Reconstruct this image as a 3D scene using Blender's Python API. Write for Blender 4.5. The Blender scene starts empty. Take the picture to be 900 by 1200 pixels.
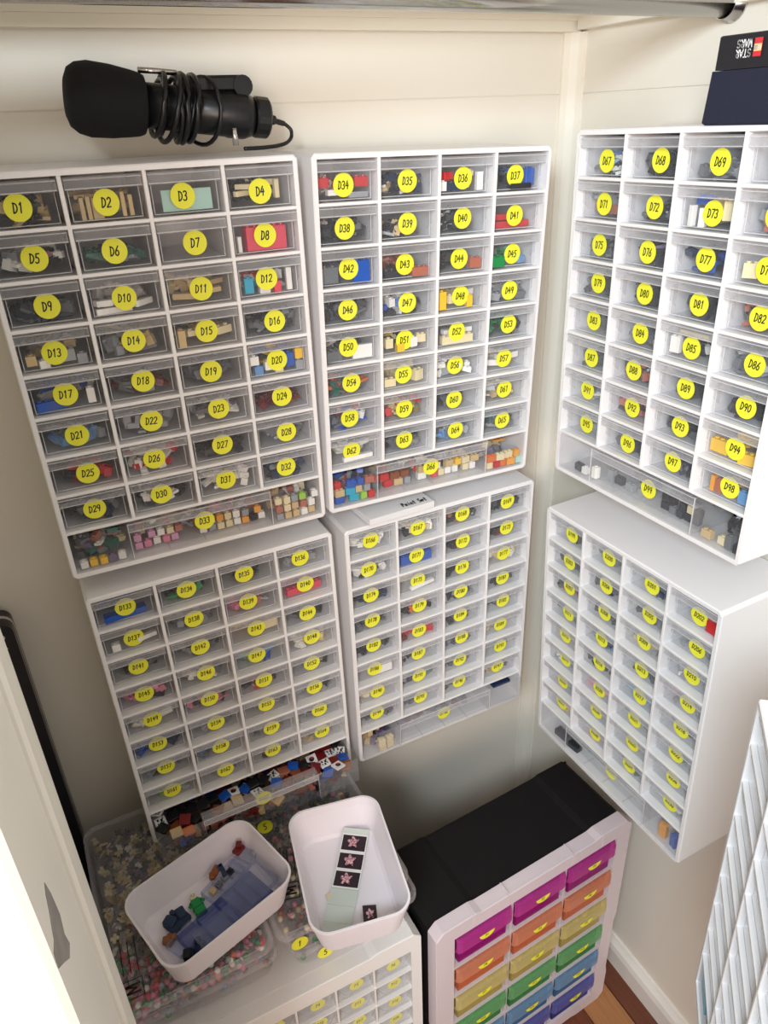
import bpy, math, random
from mathutils import Matrix, Vector, Euler
random.seed(7)
SC = bpy.context.scene
COL = SC.collection
R = math.radians

# ------------------------------------------------------------------ camera
cam_d = bpy.data.cameras.new('camera')
cam = bpy.data.objects.new('camera', cam_d)
COL.objects.link(cam)
CM = Matrix(((0.8922840207807526, 0.2399956613465109, -0.38240202509163596, -0.7575706816734861),
             (-0.4500127120664169, 0.40468170704007916, -0.7960661247445188, -0.9262572523043792),
             (-0.03630131179394843, 0.8824028550055686, 0.46909211914085713, 1.4882452340200267),
             (0, 0, 0, 1)))
cam.matrix_world = CM
cam_d.sensor_fit = 'VERTICAL'
cam_d.sensor_height = 36.0
cam_d.lens = 870.36 / 1200 * 36.0
cam_d.clip_start = 0.02
SC.camera = cam

# ------------------------------------------------------------------ world, lights, exposure
w = bpy.data.worlds.new('world'); SC.world = w
w.use_nodes = True
bg = w.node_tree.nodes['Background']
bg.inputs[0].default_value = (1.0, 0.91, 0.83, 1)
bg.inputs[1].default_value = 0.58

def area(name, loc, target, sx, sy, power, col):
    l = bpy.data.lights.new(name, 'AREA'); l.shape = 'RECTANGLE'
    l.size = sx; l.size_y = sy; l.energy = power; l.color = col
    o = bpy.data.objects.new(name, l); COL.objects.link(o)
    o.location = loc
    o.rotation_euler = (Vector(target) - Vector(loc)).to_track_quat('-Z', 'Y').to_euler()
    return o
area('window_daylight', (-1.22, -1.34, 1.80), (-0.2, -0.1, 1.2), 0.34, 0.34, 18.5, (0.80, 0.91, 1.0))
area('warm_fill', (-1.15, -1.9, 1.3), (0.0, -0.5, 0.8), 0.6, 0.6, 11.5, (1.0, 0.78, 0.66))  # added warm fill, stands in for light bounced off the floor

SC.view_settings.view_transform = 'Standard'
SC.view_settings.look = 'None'
SC.view_settings.exposure = 0.30
SC.view_settings.gamma = 1.0
SC.view_settings.use_curve_mapping = False
try:
    SC.cycles.transparent_max_bounces = 32
    SC.cycles.max_bounces = 8
except Exception:
    pass

# ------------------------------------------------------------------ materials
MATS = {}
def srgb(h):
    h = h.lstrip('#')
    c = [int(h[i:i + 2], 16) / 255 for i in (0, 2, 4)]
    return tuple((x / 12.92 if x <= 0.04045 else ((x + 0.055) / 1.055) ** 2.4) for x in c) + (1,)

def mat(name, col, rough=0.45, metal=0.0, noise=0.0, nscale=30, bump=0.0, bscale=200, spec=0.5):
    if name in MATS: return MATS[name]
    m = bpy.data.materials.new(name); m.use_nodes = True
    nt = m.node_tree; b = nt.nodes['Principled BSDF']
    c = srgb(col) if isinstance(col, str) else tuple(col) + (1,)
    b.inputs['Base Color'].default_value = c
    b.inputs['Roughness'].default_value = rough
    b.inputs['Metallic'].default_value = metal
    b.inputs['Specular IOR Level'].default_value = spec
    tc = nt.nodes.new('ShaderNodeTexCoord')
    if noise:
        n = nt.nodes.new('ShaderNodeTexNoise'); n.inputs['Scale'].default_value = nscale
        n.inputs['Detail'].default_value = 4
        nt.links.new(tc.outputs['Object'], n.inputs['Vector'])
        r = nt.nodes.new('ShaderNodeMix'); r.data_type = 'RGBA'
        r.inputs[6].default_value = tuple(x * (1 - noise) for x in c[:3]) + (1,)
        r.inputs[7].default_value = tuple(min(1, x * (1 + noise)) for x in c[:3]) + (1,)
        nt.links.new(n.outputs['Fac'], r.inputs[0]); nt.links.new(r.outputs[2], b.inputs['Base Color'])
    if bump:
        n = nt.nodes.new('ShaderNodeTexNoise'); n.inputs['Scale'].default_value = bscale
        nt.links.new(tc.outputs['Object'], n.inputs['Vector'])
        bp = nt.nodes.new('ShaderNodeBump'); bp.inputs['Strength'].default_value = bump
        bp.inputs['Distance'].default_value = 0.001
        nt.links.new(n.outputs['Fac'], bp.inputs['Height']); nt.links.new(bp.outputs[0], b.inputs['Normal'])
    MATS[name] = m
    return m

def clear(name, col, alpha, rough=0.12, tint=(0.985, 0.985, 0.985), fr=0.16):
    """thin clear plastic: see-through with a milky share and a gloss"""
    if name in MATS: return MATS[name]
    m = bpy.data.materials.new(name); m.use_nodes = True
    nt = m.node_tree; b = nt.nodes['Principled BSDF']
    c = srgb(col) if isinstance(col, str) else tuple(col) + (1,)
    b.inputs['Base Color'].default_value = c; b.inputs['Roughness'].default_value = rough
    t = nt.nodes.new('ShaderNodeBsdfTransparent'); t.inputs[0].default_value = tuple(tint) + (1,)
    lw = nt.nodes.new('ShaderNodeLayerWeight'); lw.inputs['Blend'].default_value = 0.25
    ma = nt.nodes.new('ShaderNodeMath'); ma.operation = 'MULTIPLY_ADD'
    ma.inputs[1].default_value = fr; ma.inputs[2].default_value = alpha; ma.use_clamp = True
    nt.links.new(lw.outputs['Fresnel'], ma.inputs[0])
    mx = nt.nodes.new('ShaderNodeMixShader')
    nt.links.new(ma.outputs[0], mx.inputs[0]); nt.links.new(t.outputs[0], mx.inputs[1]); nt.links.new(b.outputs[0], mx.inputs[2])
    nt.links.new(mx.outputs[0], nt.nodes['Material Output'].inputs['Surface'])
    MATS[name] = m
    return m

M_wall = mat('wall_paint', '#ebe5d8', 0.55, noise=0.03, nscale=3, bump=0.05, bscale=60)
M_trimw = mat('trim_paint', '#efe9da', 0.55, noise=0.02, nscale=8)
M_base = mat('baseboard_paint', '#e9e6de', 0.45, noise=0.05, nscale=25)
M_case = mat('casing_paint', '#f1ede4', 0.4, noise=0.02, nscale=5)
M_chip = mat('chipped_paint', '#8f8a86', 0.8, noise=0.4, nscale=60)
M_cab = mat('cabinet_white', '#f0eeee', 0.35)
M_clear = clear('drawer_clear', '#dfe1e6', 0.035, 0.15)
M_lip = clear('drawer_frosted', '#f2f2f6', 0.12, 0.3, fr=.10)
M_edge = clear('plastic_edge', '#f6f6f8', 0.42, 0.3, fr=.1)
M_wide = clear('wide_drawer_clear', '#dddde0', 0.03, 0.15, fr=.12)
M_box = clear('box_clear', '#d8d5d6', 0.04, 0.2)
M_lid = clear('lid_clear', '#d9d6d8', 0.07, 0.2)
M_rimc = clear('rim_clear', '#e6e2e6', 0.24, 0.3)
M_frost = clear('frame_frosted', '#f4e8ec', 0.66, 0.35)
M_yel = mat('sticker_yellow', '#f0ee3c', 0.5)
M_ink = mat('ink_black', '#141414', 0.5)
M_bin = mat('bin_white', '#efe9ee', 0.35)
M_black = mat('unit_black', '#141213', 0.7, noise=0.15, nscale=60, spec=0.25)
M_gap = mat('shadow_black', '#101010', 0.6)
M_chrome = mat('chrome', (0.62, 0.60, 0.58), 0.16, 1.0)
M_floorbase = mat('floor_base', '#3b2016', 0.7)
M_mic = mat('mic_black', '#0f1013', 0.32)
M_foam = mat('foam_black', '#060608', 0.95, bump=0.6, bscale=900)
M_navy = mat('box_navy', '#171c33', 0.6, noise=0.06, nscale=90, bump=0.1, bscale=700)
M_lidb = mat('box_black', '#1a1a20', 0.55)
M_whitep = mat('print_white', '#f0f0f0', 0.5)
M_redp = mat('print_red', '#d4323a', 0.5)
M_yelp = mat('print_gold', '#e6c98a', 0.5)
M_case_b = mat('case_black', '#14121a', 0.35)
M_grey = mat('paper_white', '#e9e8e8', 0.6)

PAL = {'k': '#1b1c20', 'K': '#2e3036', 'g': '#6d7075', 'G': '#9a9da2', 'w': '#f1efea', 'c': '#e4d6ae', 't': '#cdb486',
       'b': '#1f56b4', 'B': '#6c97c8', 'n': '#1e3050', 'r': '#c8262b', 'R': '#6e1318', 'p': '#e08aa6', 'y': '#f2c33a',
       'o': '#e0722c', 'N': '#8a4b24', 'e': '#1f8a4a', 'E': '#3d6f64', 'a': '#b5dcd2', 'l': '#9ccb4a', 'q': '#e0455e',
       'v': '#7a6a8a', 'C': '#2aa7c8', 'O': '#7b7346', 's': '#b06a58', 'm': '#d9a0c0', 'i': '#e9a13c'}
PN = {'k': 'black', 'K': 'charcoal', 'g': 'dark grey', 'G': 'light grey', 'w': 'white', 'c': 'cream', 't': 'tan',
      'b': 'blue', 'B': 'pale blue', 'n': 'navy', 'r': 'red', 'R': 'dark red', 'p': 'pink', 'y': 'yellow', 'o': 'orange',
      'N': 'brown', 'e': 'green', 'E': 'dark green', 'a': 'pale aqua', 'l': 'lime green', 'q': 'coral red', 'v': 'mauve',
      'C': 'azure', 'O': 'olive', 's': 'rust', 'm': 'lilac pink', 'i': 'amber'}
def pm(c): return mat('brick_' + PN[c].replace(' ', '_'), PAL[c], 0.3)

# ------------------------------------------------------------------ mesh builder
class MB:
    def __init__(s): s.v = []; s.f = []; s.mi = []; s.sm = []
    def add(s, vs, fs, mi=0, M=None, smooth=False):
        o = len(s.v)
        for p in vs:
            p = Vector(p)
            s.v.append(tuple(M @ p) if M is not None else tuple(p))
        for f in fs:
            s.f.append(tuple(o + i for i in f)); s.mi.append(mi); s.sm.append(smooth)
    def box(s, x0, x1, y0, y1, z0, z1, mi=0, M=None):
        s.add([(x0, y0, z0), (x1, y0, z0), (x1, y1, z0), (x0, y1, z0), (x0, y0, z1), (x1, y0, z1), (x1, y1, z1), (x0, y1, z1)],
              [(0, 3, 2, 1), (4, 5, 6, 7), (0, 1, 5, 4), (1, 2, 6, 5), (2, 3, 7, 6), (3, 0, 4, 7)], mi, M)
    def bbox(s, x0, x1, y0, y1, z0, z1, b, mi=0, M=None):
        """box with chamfered edges"""
        vs = []; 
        for sx, X in ((1, x0), (-1, x1)):
            for sy, Y in ((1, y0), (-1, y1)):
                for sz, Z in ((1, z0), (-1, z1)):
                    vs += [(X, Y + sy * b, Z + sz * b), (X + sx * b, Y, Z + sz * b), (X + sx * b, Y + sy * b, Z)]
        fs = []
        def i(a, c, d, k): return ((a * 2 + c) * 2 + d) * 3 + k
        for a in (0, 1): fs.append([i(a, 0, 0, 0), i(a, 0, 1, 0), i(a, 1, 1, 0), i(a, 1, 0, 0)][::1 if a == 0 else -1])
        for c in (0, 1): fs.append([i(0, c, 0, 1), i(1, c, 0, 1), i(1, c, 1, 1), i(0, c, 1, 1)][::1 if c == 0 else -1])
        for d in (0, 1): fs.append([i(0, 0, d, 2), i(0, 1, d, 2), i(1, 1, d, 2), i(1, 0, d, 2)][::1 if d == 0 else -1])
        for a in (0, 1):
            for c in (0, 1): fs.append((i(a, c, 0, 0), i(a, c, 1, 0), i(a, c, 1, 1), i(a, c, 0, 1)))
            for d in (0, 1): fs.append((i(a, 0, d, 0), i(a, 1, d, 0), i(a, 1, d, 2), i(a, 0, d, 2)))
        for c in (0, 1):
            for d in (0, 1): fs.append((i(0, c, d, 1), i(1, c, d, 1), i(1, c, d, 2), i(0, c, d, 2)))
        for a in (0, 1):
            for c in (0, 1):
                for d in (0, 1): fs.append((i(a, c, d, 0), i(a, c, d, 1), i(a, c, d, 2)))
        s.add(vs, fs, mi, M)
    def loft(s, loops, mi=0, M=None, close=False, smooth=False, cap0=True, cap1=True):
        n = len(loops[0]); vs = [p for l in loops for p in l]; fs = []
        L = len(loops)
        for k in range(L if close else L - 1):
            a = k * n; b = ((k + 1) % L) * n
            for i in range(n):
                j = (i + 1) % n
                fs.append((a + i, a + j, b + j, b + i))
        if not close:
            if cap0: fs.append(tuple(range(n))[::-1])
            if cap1: fs.append(tuple((L - 1) * n + i for i in range(n)))
        s.add(vs, fs, mi, M, smooth)
    def cyl(s, c, r, z0, z1, n=12, mi=0, M=None, smooth=False, r1=None):
        r1 = r if r1 is None else r1
        l0 = [(c[0] + r * math.cos(2 * math.pi * i / n), c[1] + r * math.sin(2 * math.pi * i / n), z0) for i in range(n)]
        l1 = [(c[0] + r1 * math.cos(2 * math.pi * i / n), c[1] + r1 * math.sin(2 * math.pi * i / n), z1) for i in range(n)]
        s.loft([l0, l1], mi, M, smooth=smooth)
    def lathe(s, prof, n=24, mi=0, M=None, smooth=True):
        """prof: (z, r) along local z"""
        s.loft([[(r * math.cos(2 * math.pi * i / n), r * math.sin(2 * math.pi * i / n), z) for i in range(n)] for z, r in prof], mi, M, smooth=smooth)
    def tube(s, pts, r, n=8, mi=0, M=None):
        pts = [Vector(p) for p in pts]; loops = []
        up = Vector((0.13, 0.21, 0.97))
        for k, p in enumerate(pts):
            t = (pts[min(k + 1, len(pts) - 1)] - pts[max(k - 1, 0)]).normalized()
            a = t.cross(up)
            if a.length < 1e-4: a = t.cross(Vector((1, 0, 0)))
            a.normalize(); b = t.cross(a); up = b * -1 if False else up
            loops.append([tuple(p + (a * math.cos(2 * math.pi * i / n) + b * math.sin(2 * math.pi * i / n)) * r) for i in range(n)])
        s.loft(loops, mi, M, smooth=True)
    def prism(s, prof, x0, x1, mi=0, M=None):
        """prof in (y,z), extruded in x"""
        s.loft([[(x0, y, z) for y, z in prof], [(x1, y, z) for y, z in prof]], mi, M)
    def sheet(s, prof, th, x0, x1, mi=0, M=None):
        """open polyline prof (y,z) thickened by th, extruded in x"""
        up = []; 
        n = len(prof)
        for k, (y, z) in enumerate(prof):
            a = prof[max(k - 1, 0)]; b = prof[min(k + 1, n - 1)]
            d = Vector((b[0] - a[0], b[1] - a[1])).normalized()
            up.append((y - d[1] * th, z + d[0] * th))
        for k in range(n - 1):
            s.prism([prof[k], prof[k + 1], up[k + 1], up[k]], x0, x1, mi, M)
    def mesh(s, name, mats):
        me = bpy.data.meshes.new(name)
        me.from_pydata(s.v, [], s.f)
        for m in mats: me.materials.append(m)
        me.polygons.foreach_set('material_index', s.mi)
        me.polygons.foreach_set('use_smooth', s.sm)
        me.update()
        return me
    def build(s, name, mats, parent=None, M=None):
        if not isinstance(mats, (list, tuple)): mats = [mats]
        return link(name, s.mesh(name, mats), parent, M)

def link(name, me, parent=None, M=None):
    o = bpy.data.objects.new(name, me); COL.objects.link(o)
    if parent is not None: o.parent = parent
    if M is not None: o.matrix_local = M
    return o
def tag(o, label, cat, group=None, kind=None):
    if label: o['label'] = label
    if cat: o['category'] = cat
    if group: o['group'] = group
    if kind: o['kind'] = kind
    return o
def empty(name, M, label, cat, group=None):
    o = bpy.data.objects.new(name, None); COL.objects.link(o); o.empty_display_size = 0.02
    o.matrix_world = M
    return tag(o, label, cat, group)
def T(x, y, z): return Matrix.Translation((x, y, z))
def Rz(a): return Matrix.Rotation(a, 4, 'Z')
def rrect(w, d, r, z, n=5, cx=0, cy=0):
    pts = []
    for sx, sy, a0 in ((1, 1, 0), (-1, 1, 90), (-1, -1, 180), (1, -1, 270)):
        for i in range(n + 1):
            a = R(a0 + 90 * i / n)
            pts.append((cx + sx * (w / 2 - r) + r * math.cos(a), cy + sy * (d / 2 - r) + r * math.sin(a), z))
    return pts

# ------------------------------------------------------------------ handwriting: strokes in a unit cell (0..1 x 0..1.4)
def arc(cx, cy, rx, ry, a0, a1, n=7):
    return [(cx + rx * math.cos(R(a0 + (a1 - a0) * i / n)), cy + ry * math.sin(R(a0 + (a1 - a0) * i / n))) for i in range(n + 1)]
GL = {
 'D': [[(.15, 1.35), (.12, 0.02)], [(0, 1.38)] + arc(.1, .7, .82, .68, 85, -88, 9)],
 '0': [arc(.5, .7, .42, .66, 100, 460, 12)],
 '1': [[(.25, 1.1), (.55, 1.4), (.5, 0)]],
 '2': [arc(.48, 1.0, .4, .38, 165, -35, 7) + [(.08, .02), (.98, .08)]],
 '3': [arc(.42, 1.03, .4, .34, 150, -80, 7) + arc(.42, .36, .45, .36, 85, -150, 8)],
 '4': [[(.55, 1.4), (.05, .55), (.98, .6)], [(.72, 1.0), (.66, 0)]],
 '5': [[(.92, 1.38), (.25, 1.34), (.18, .8)] + arc(.42, .42, .45, .42, 110, -140, 8)],
 '6': [[(.75, 1.4), (.25, .8)] + arc(.48, .38, .4, .38, 165, 520, 11)],
 '7': [[(.05, 1.33), (.95, 1.38), (.4, 0)]],
 '8': [arc(.5, 1.03, .34, .33, 270, -90, 9), arc(.5, .36, .42, .36, 90, 450, 10)],
 '9': [arc(.48, 1.0, .38, .36, 20, 380, 10) + [(.8, .6), (.62, 0)]],
 'S': [arc(.5, 1.02, .4, .34, 30, 260, 7) + arc(.5, .36, .42, .36, 90, -150, 7)],
 'P': [[(.15, 0), (.15, 1.4)] + arc(.2, 1.0, .6, .38, 88, -90, 7)],
 'T': [[(0, 1.36), (1, 1.36)], [(.5, 1.36), (.5, 0)]],
 'A': [[(0, 0), (.5, 1.4), (1, 0)], [(.2, .5), (.8, .5)]],
 'R': [[(.1, 0), (.1, 1.4)] + arc(.2, 1.02, .6, .36, 88, -90, 7) + [(.95, 0)]],
 'W': [[(0, 1.4), (.25, 0), (.5, 1.0), (.75, 0), (1, 1.4)]],
 'M': [[(0, 0), (.05, 1.4), (.5, .4), (.95, 1.4), (1, 0)]],
 'L': [[(.1, 1.4), (.1, 0), (.9, 0)]], 'E': [[(.9, 1.4), (.1, 1.4), (.1, 0), (.9, 0)], [(.1, .7), (.75, .7)]],
 'G': [arc(.52, .7, .45, .68, 40, 320, 9) + [(.9, .65), (.5, .65)]], 'O': [arc(.5, .7, .45, .68, 90, 450, 12)],
 'a': [arc(.45, .4, .35, .38, 40, 400, 8), [(.82, .8), (.82, 0)]], 'i': [[(.5, .8), (.5, 0)], [(.5, 1.1), (.5, 1.2)]],
 'n': [[(.15, .8), (.15, 0)], [(.15, .5)] + arc(.5, .5, .33, .3, 150, 0, 5) + [(.83, 0)]],
 't': [[(.5, 1.3), (.5, .05), (.8, .05)], [(.15, .85), (.85, .85)]], 'e': [[(.15, .42), (.82, .42)] + arc(.48, .4, .34, .38, 5, 310, 8)],
 'r': [[(.2, .8), (.2, 0)], [(.2, .5)] + arc(.55, .5, .33, .3, 150, 40, 4)],
}
def write(mb, text, h, mi, M, wd=0.13, slant=0.12, sp=1.22, wx=0.62, centre=True):
    """flat pen strokes on the local xz plane (text reads along +x, up is +z), a hair proud of y=0 towards -y"""
    s = h / 1.4; adv = s * wx * sp * 1.0
    W = adv * len(text) - s * wx * (sp - 1)
    x0 = -W / 2 if centre else 0
    for k, ch in enumerate(text):
        for st in GL.get(ch, []):
            P = [Vector((x0 + k * adv + (px * wx + slant * py) * s - slant * h * .5, (py - .7) * s)) for px, py in st]
            hw = wd * s / 2
            for a, b in zip(P[:-1], P[1:]):
                d = b - a
                if d.length < 1e-7: continue
                d.normalize(); n = Vector((-d.y, d.x)) * hw; e = d * hw * .6
                q = [a - e + n, a - e - n, b + e - n, b + e + n]
                mb.add([(p.x, -0.0001, p.y) for p in q], [(0, 1, 2, 3)], mi, M)

# ------------------------------------------------------------------ setting
def build_setting():
    m = MB(); m.box(-0.935, 0.005, 0.005, 0.045, 0.0, 1.506); m.box(-0.935, 0.005, 0.005, 0.045, 1.5075, 1.66)
    m.box(-0.935, 0.005, 0.0065, 0.045, 1.505, 1.509)
    tag(m.build('wall_back', M_wall), 'cream painted closet back wall behind the cabinets', 'wall', kind='structure')
    m = MB(); m.box(0.005, 0.045, -0.66, 0.045, 0.0, 1.506); m.box(0.005, 0.045, -0.66, 0.045, 1.5075, 1.66)
    m.box(0.0065, 0.045, -0.66, 0.045, 1.505, 1.509)
    tag(m.build('wall_right', M_wall), 'cream painted closet side wall with the clothes rod end', 'wall', kind='structure')
    m = MB(); m.box(-0.98, -0.935, -0.66, 0.045, 0.0, 1.66)
    tag(m.build('wall_left', M_wall), 'cream painted closet side wall beside the black case', 'wall', kind='structure')
    m = MB(); m.box(-0.935, 0.045, -0.14, 0.045, 1.60, 1.62)
    tag(m.build('ceiling', M_trimw), 'underside of the cream closet shelf above the rod', 'ceiling', kind='structure')
    # cleats under the shelf
    m = MB(); m.box(-0.93, 0.0, -0.008, 0.006, 1.578, 1.6); m.box(-0.93, 0.0, -0.012, 0.006, 1.590, 1.6)
    tag(m.build('trim_1', M_trimw), 'cream cleat strip along the top of the back wall', 'trim', kind='structure')
    m = MB(); m.box(-0.010, 0.006, -0.60, -0.012, 1.580, 1.6)
    tag(m.build('trim_2', M_trimw), 'cream cleat strip along the top of the side wall', 'trim', kind='structure')
    # corner bead
    m = MB()
    prof = [(0.006, 0.006), (-0.020, 0.006), (-0.020, 0.0), (-0.012, -0.003), (-0.003, -0.010), (0.0, -0.016), (0.006, -0.016)]
    m.loft([[(x, y, 0.0) for x, y in prof], [(x, y, 1.578) for x, y in prof]])
    tag(m.build('trim_3', M_trimw), 'cream corner strip where the two closet walls meet', 'trim', kind='structure')
    m = MB(); p = [(0.006, 0), (-0.012, 0), (-0.012, 0.040), (-0.009, 0.050), (-0.003, 0.056), (0.0, 0.060), (0.006, 0.060)]
    m.loft([[(x, -0.62, z) for x, z in p], [(x, -0.0165, z) for x, z in p]])
    tag(m.build('baseboard_right', M_base), 'scuffed white baseboard under the side wall', 'baseboard', kind='structure')
    m = MB(); m.loft([[(-0.93, x, z) for x, z in p], [(-0.0205, x, z) for x, z in p]])
    tag(m.build('baseboard_back', M_base), 'white baseboard under the back wall', 'baseboard', kind='structure')
    # floor with planks
    fl = MB(); fl.box(-1.6, 0.045, -2.2, 0.045, -0.05, -0.012)
    fo = tag(fl.build('floor', M_floorbase), 'brown hardwood plank floor', 'floor', kind='structure')
    cols = ['#6f3f27', '#a06c42', '#6a3a24', '#7d4a2e', '#93603a', '#5f3420', '#84522f', '#70402a', '#8b5836', '#653822', '#7a4a30']
    x = -0.0475 + 0.067; k = 0
    while x > -1.5:
        me = MB(); me.bbox(-0.0325, 0.0325, 0, 1, -0.0115, 0.0, 0.0015)
        c = cols[k % len(cols)] if k > 2 else ['#6b3c28', '#a9754a', '#6b3822'][k]
        mm = plankmat(c, k)
        ys = [0.02, -0.95 + 0.3 * ((k * 7) % 3 - 1), -2.1]
        for a, b in zip(ys[:-1], ys[1:]):
            mb = MB(); mb.bbox(x - 0.067 + 0.0008, x - 0.0008, b + 0.0008, a - 0.0008, -0.0115, 0.0, 0.0012)
            if x > -0.9 or a > -1: mb.build('plank', mm, fo)
        x -= 0.067; k += 1
    # door casing beside the camera
    m = MB()
    m.bbox(-0.935, -0.8, -0.61, -0.572, 0, 1.66, 0.002)
    m.bbox(-0.99, -0.803, -0.714, -0.6115, 0, 1.66, 0.003)
    o = tag(m.build('trim_4', M_case), 'white door casing with a chipped patch beside the closet opening', 'trim', kind='structure')
    c = MB()
    cp = [(-.677, 1.210), (-.673, 1.198), (-.671, 1.181), (-.677, 1.175), (-.674, 1.164), (-.685, 1.169), (-.698, 1.185), (-.710, 1.199), (-.7095, 1.203), (-.708, 1.206), (-.699, 1.202), (-.696, 1.204), (-.689, 1.206), (-.683, 1.210)]
    c.loft([[(-.8032, y, z) for y, z in cp], [(-.8027, y, z) for y, z in cp]])
    c.build('paint_chip', M_chip, o)
def plankmat(col, k):
    m = mat('plank_wood_%d' % k, col, 0.45, noise=0.0)
    nt = m.node_tree; b = nt.nodes['Principled BSDF']
    tc = nt.nodes.new('ShaderNodeTexCoord'); mp = nt.nodes.new('ShaderNodeMapping'); mp.inputs['Scale'].default_value = (40, 3, 3)
    mp.inputs['Location'].default_value = (k * 3.1, k, 0)
    n = nt.nodes.new('ShaderNodeTexNoise'); n.inputs['Scale'].default_value = 4; n.inputs['Detail'].default_value = 6
    nt.links.new(tc.outputs['Object'], mp.inputs[0]); nt.links.new(mp.outputs[0], n.inputs['Vector'])
    c = srgb(col); r = nt.nodes.new('ShaderNodeMix'); r.data_type = 'RGBA'
    r.inputs[6].default_value = tuple(x * .6 for x in c[:3]) + (1,); r.inputs[7].default_value = tuple(min(1, x * 1.3) for x in c[:3]) + (1,)
    nt.links.new(n.outputs['Fac'], r.inputs[0]); nt.links.new(r.outputs[2], b.inputs['Base Color'])
    return m
build_setting()

# ------------------------------------------------------------------ wall drawer cabinets
W, H, D = 0.310, 0.4232, 0.130
PITCH = 0.0449; TOPT = 0.0045; BOT = 0.0060
ST = 0.0035                                   # shelf front thickness
CWP = (W - 0.0045) / 4                        # column pitch
ROW0 = H - 0.0050                             # inner top
def shelf_z(r): return ROW0 - 0.0005 - PITCH * (r + 1)       # centre of the shelf under row r
WIDE_Z0 = BOT; WIDE_Z1 = shelf_z(7) - ST / 2

def frame_mesh():
    m = MB(); t = 0.0050
    # outer shell as a chamfered ring, swept back
    def ring(w0, z0, z1, b):
        return [(-w0 + b, z0), (w0 - b, z0), (w0, z0 + b), (w0, z1 - b), (w0 - b, z1), (-w0 + b, z1), (-w0, z1 - b), (-w0, z0 + b)]
    out = ring(W / 2, 0, H, 0.004); inn = ring(W / 2 - t, BOT, ROW0, 0.0005)
    def L(r, y): return [(x, y, z) for x, z in r]
    def ins(r, e):
        return [(x - math.copysign(e, x), z - math.copysign(e, z - H / 2)) for x, z in r]
    loops = [L(out, 0), L(out, -D + 0.0015), L(ins(out, 0.0012), -D), L(ins(inn, -0.0006), -D), L(inn, -D + 0.001), L(inn, -0.003)]
    m.loft(loops, cap0=False, cap1=False)
    m.box(-W / 2 + 0.002, W / 2 - 0.002, -0.003, -0.0002, 0.002, H - 0.002)
    return m.mesh('frame', [M_cab])
def shelf_mesh():
    m = MB()
    m.bbox(-W / 2 + 0.003, W / 2 - 0.003, -D + 0.0008, -D + 0.006, -ST / 2, ST / 2, 0.0006)
    m.box(-W / 2 + 0.003, W / 2 - 0.003, -D + 0.006, -0.003, -0.0008, 0.0008)
    return m.mesh('shelf', [M_cab])
def divider_mesh():
    m = MB(); z0 = shelf_z(7); z1 = ROW0 + 0.001
    m.bbox(-0.0020, 0.0020, -D + 0.0006, -D + 0.007, z0, z1, 0.0006)
    m.box(-0.0008, 0.0008, -D + 0.007, -0.003, z0, z1)
    return m.mesh('divider', [M_cab])
CW = CWP - 0.004; CH = PITCH - ST
def drawer_mesh():
    """origin: front bottom centre of the cell; y into the cabinet"""
    m = MB(); hw = CW / 2 - 0.0035; y0 = 0.0110; y1 = 0.118; zt = 0.0315; t = 0.0010; z0 = 0.0010
    m.box(-hw, hw, y0, y0 + t, z0, zt); m.box(-hw, hw, y1 - t, y1, z0, zt)
    m.box(-hw, -hw + t, y0 + t, y1 - t, z0, zt); m.box(hw - t, hw, y0 + t, y1 - t, z0, zt)
    m.box(-hw + t, hw - t, y0 + t, y1 - t, z0, z0 + t)
    for s in (-1, 1):                                    # rails on the upper edge
        a, b = sorted((s * hw, s * (hw + 0.0028)))
        m.box(a, b, y0 + 0.004, y1, zt - 0.001, zt)
        a, b = sorted((s * hw, s * (hw - 0.0008))); m.box(a, b, y0 - 0.0004, y0 + 0.0001, z0 + 0.001, 0.0295, 1)
    m.box(-hw, hw, y0 - 0.0004, y0 + 0.0001, z0 + 0.0004, z0 + 0.0012, 1)
    return m.mesh('drawer', [M_clear, M_edge])
def lip_mesh():
    m = MB(); hw = CW / 2 - 0.0012
    m.sheet([(0.0118, 0.0300), (0.0030, 0.0305), (0.0022, 0.0312), (0.0016, 0.0385), (0.0024, 0.0396), (0.0050, 0.0398)], 0.0010, -hw, hw)
    for s in (-1, 1):                                    # the cheeks: slanting side plates
        a, b = sorted((s * hw, s * (hw - 0.0008)))
        m.prism([(0.0026, 0.0315), (0.0026, 0.0385), (0.020, 0.0385), (0.020, 0.008), (0.0105, 0.016), (0.0105, 0.030)], a, b)
    m.box(-hw, hw, 0.0012, 0.0020, 0.0304, 0.0312, 1); m.box(-hw, hw, 0.0010, 0.0020, 0.0384, 0.0392, 1)
    return m.mesh('handle_lip', [M_lip, M_edge])
def wide_mesh():
    m = MB(); hw = W / 2 - 0.0058; h = WIDE_Z1 - WIDE_Z0 - 0.003; t = 0.0011; c = 0.086; ym = 0.016; y1 = 0.112
    for s in (-1, 1):
        a, b = sorted((s * hw, s * c)); m.box(a, b, 0.0015, 0.0015 + t, 0.0008, h)
        a, b = sorted((s * c, s * (c - t))); m.box(a, b, 0.0015 + t, ym, 0.0008, h)
        a, b = sorted((s * hw, s * (hw - t))); m.box(a, b, 0.0015 + t, y1, 0.0008, h)
        a, b = sorted((s * c, s * (c - t))); m.box(a, b, ym + t, y1, 0.0008, h * .9)
    m.box(-c, c, ym, ym + t, 0.0008, h - 0.006); m.box(-hw, hw, y1, y1 + t, 0.0008, h); m.box(-hw + t, hw - t, 0.0015 + t, y1, 0.0008, 0.0018)
    for k in (-1, 0, 1): m.box(k * 0.043 - 0.0005, k * 0.043 + 0.0005, 0.004, y1, 0.0018, 0.005)
    return m.mesh('wide_drawer', [M_wide])
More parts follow.
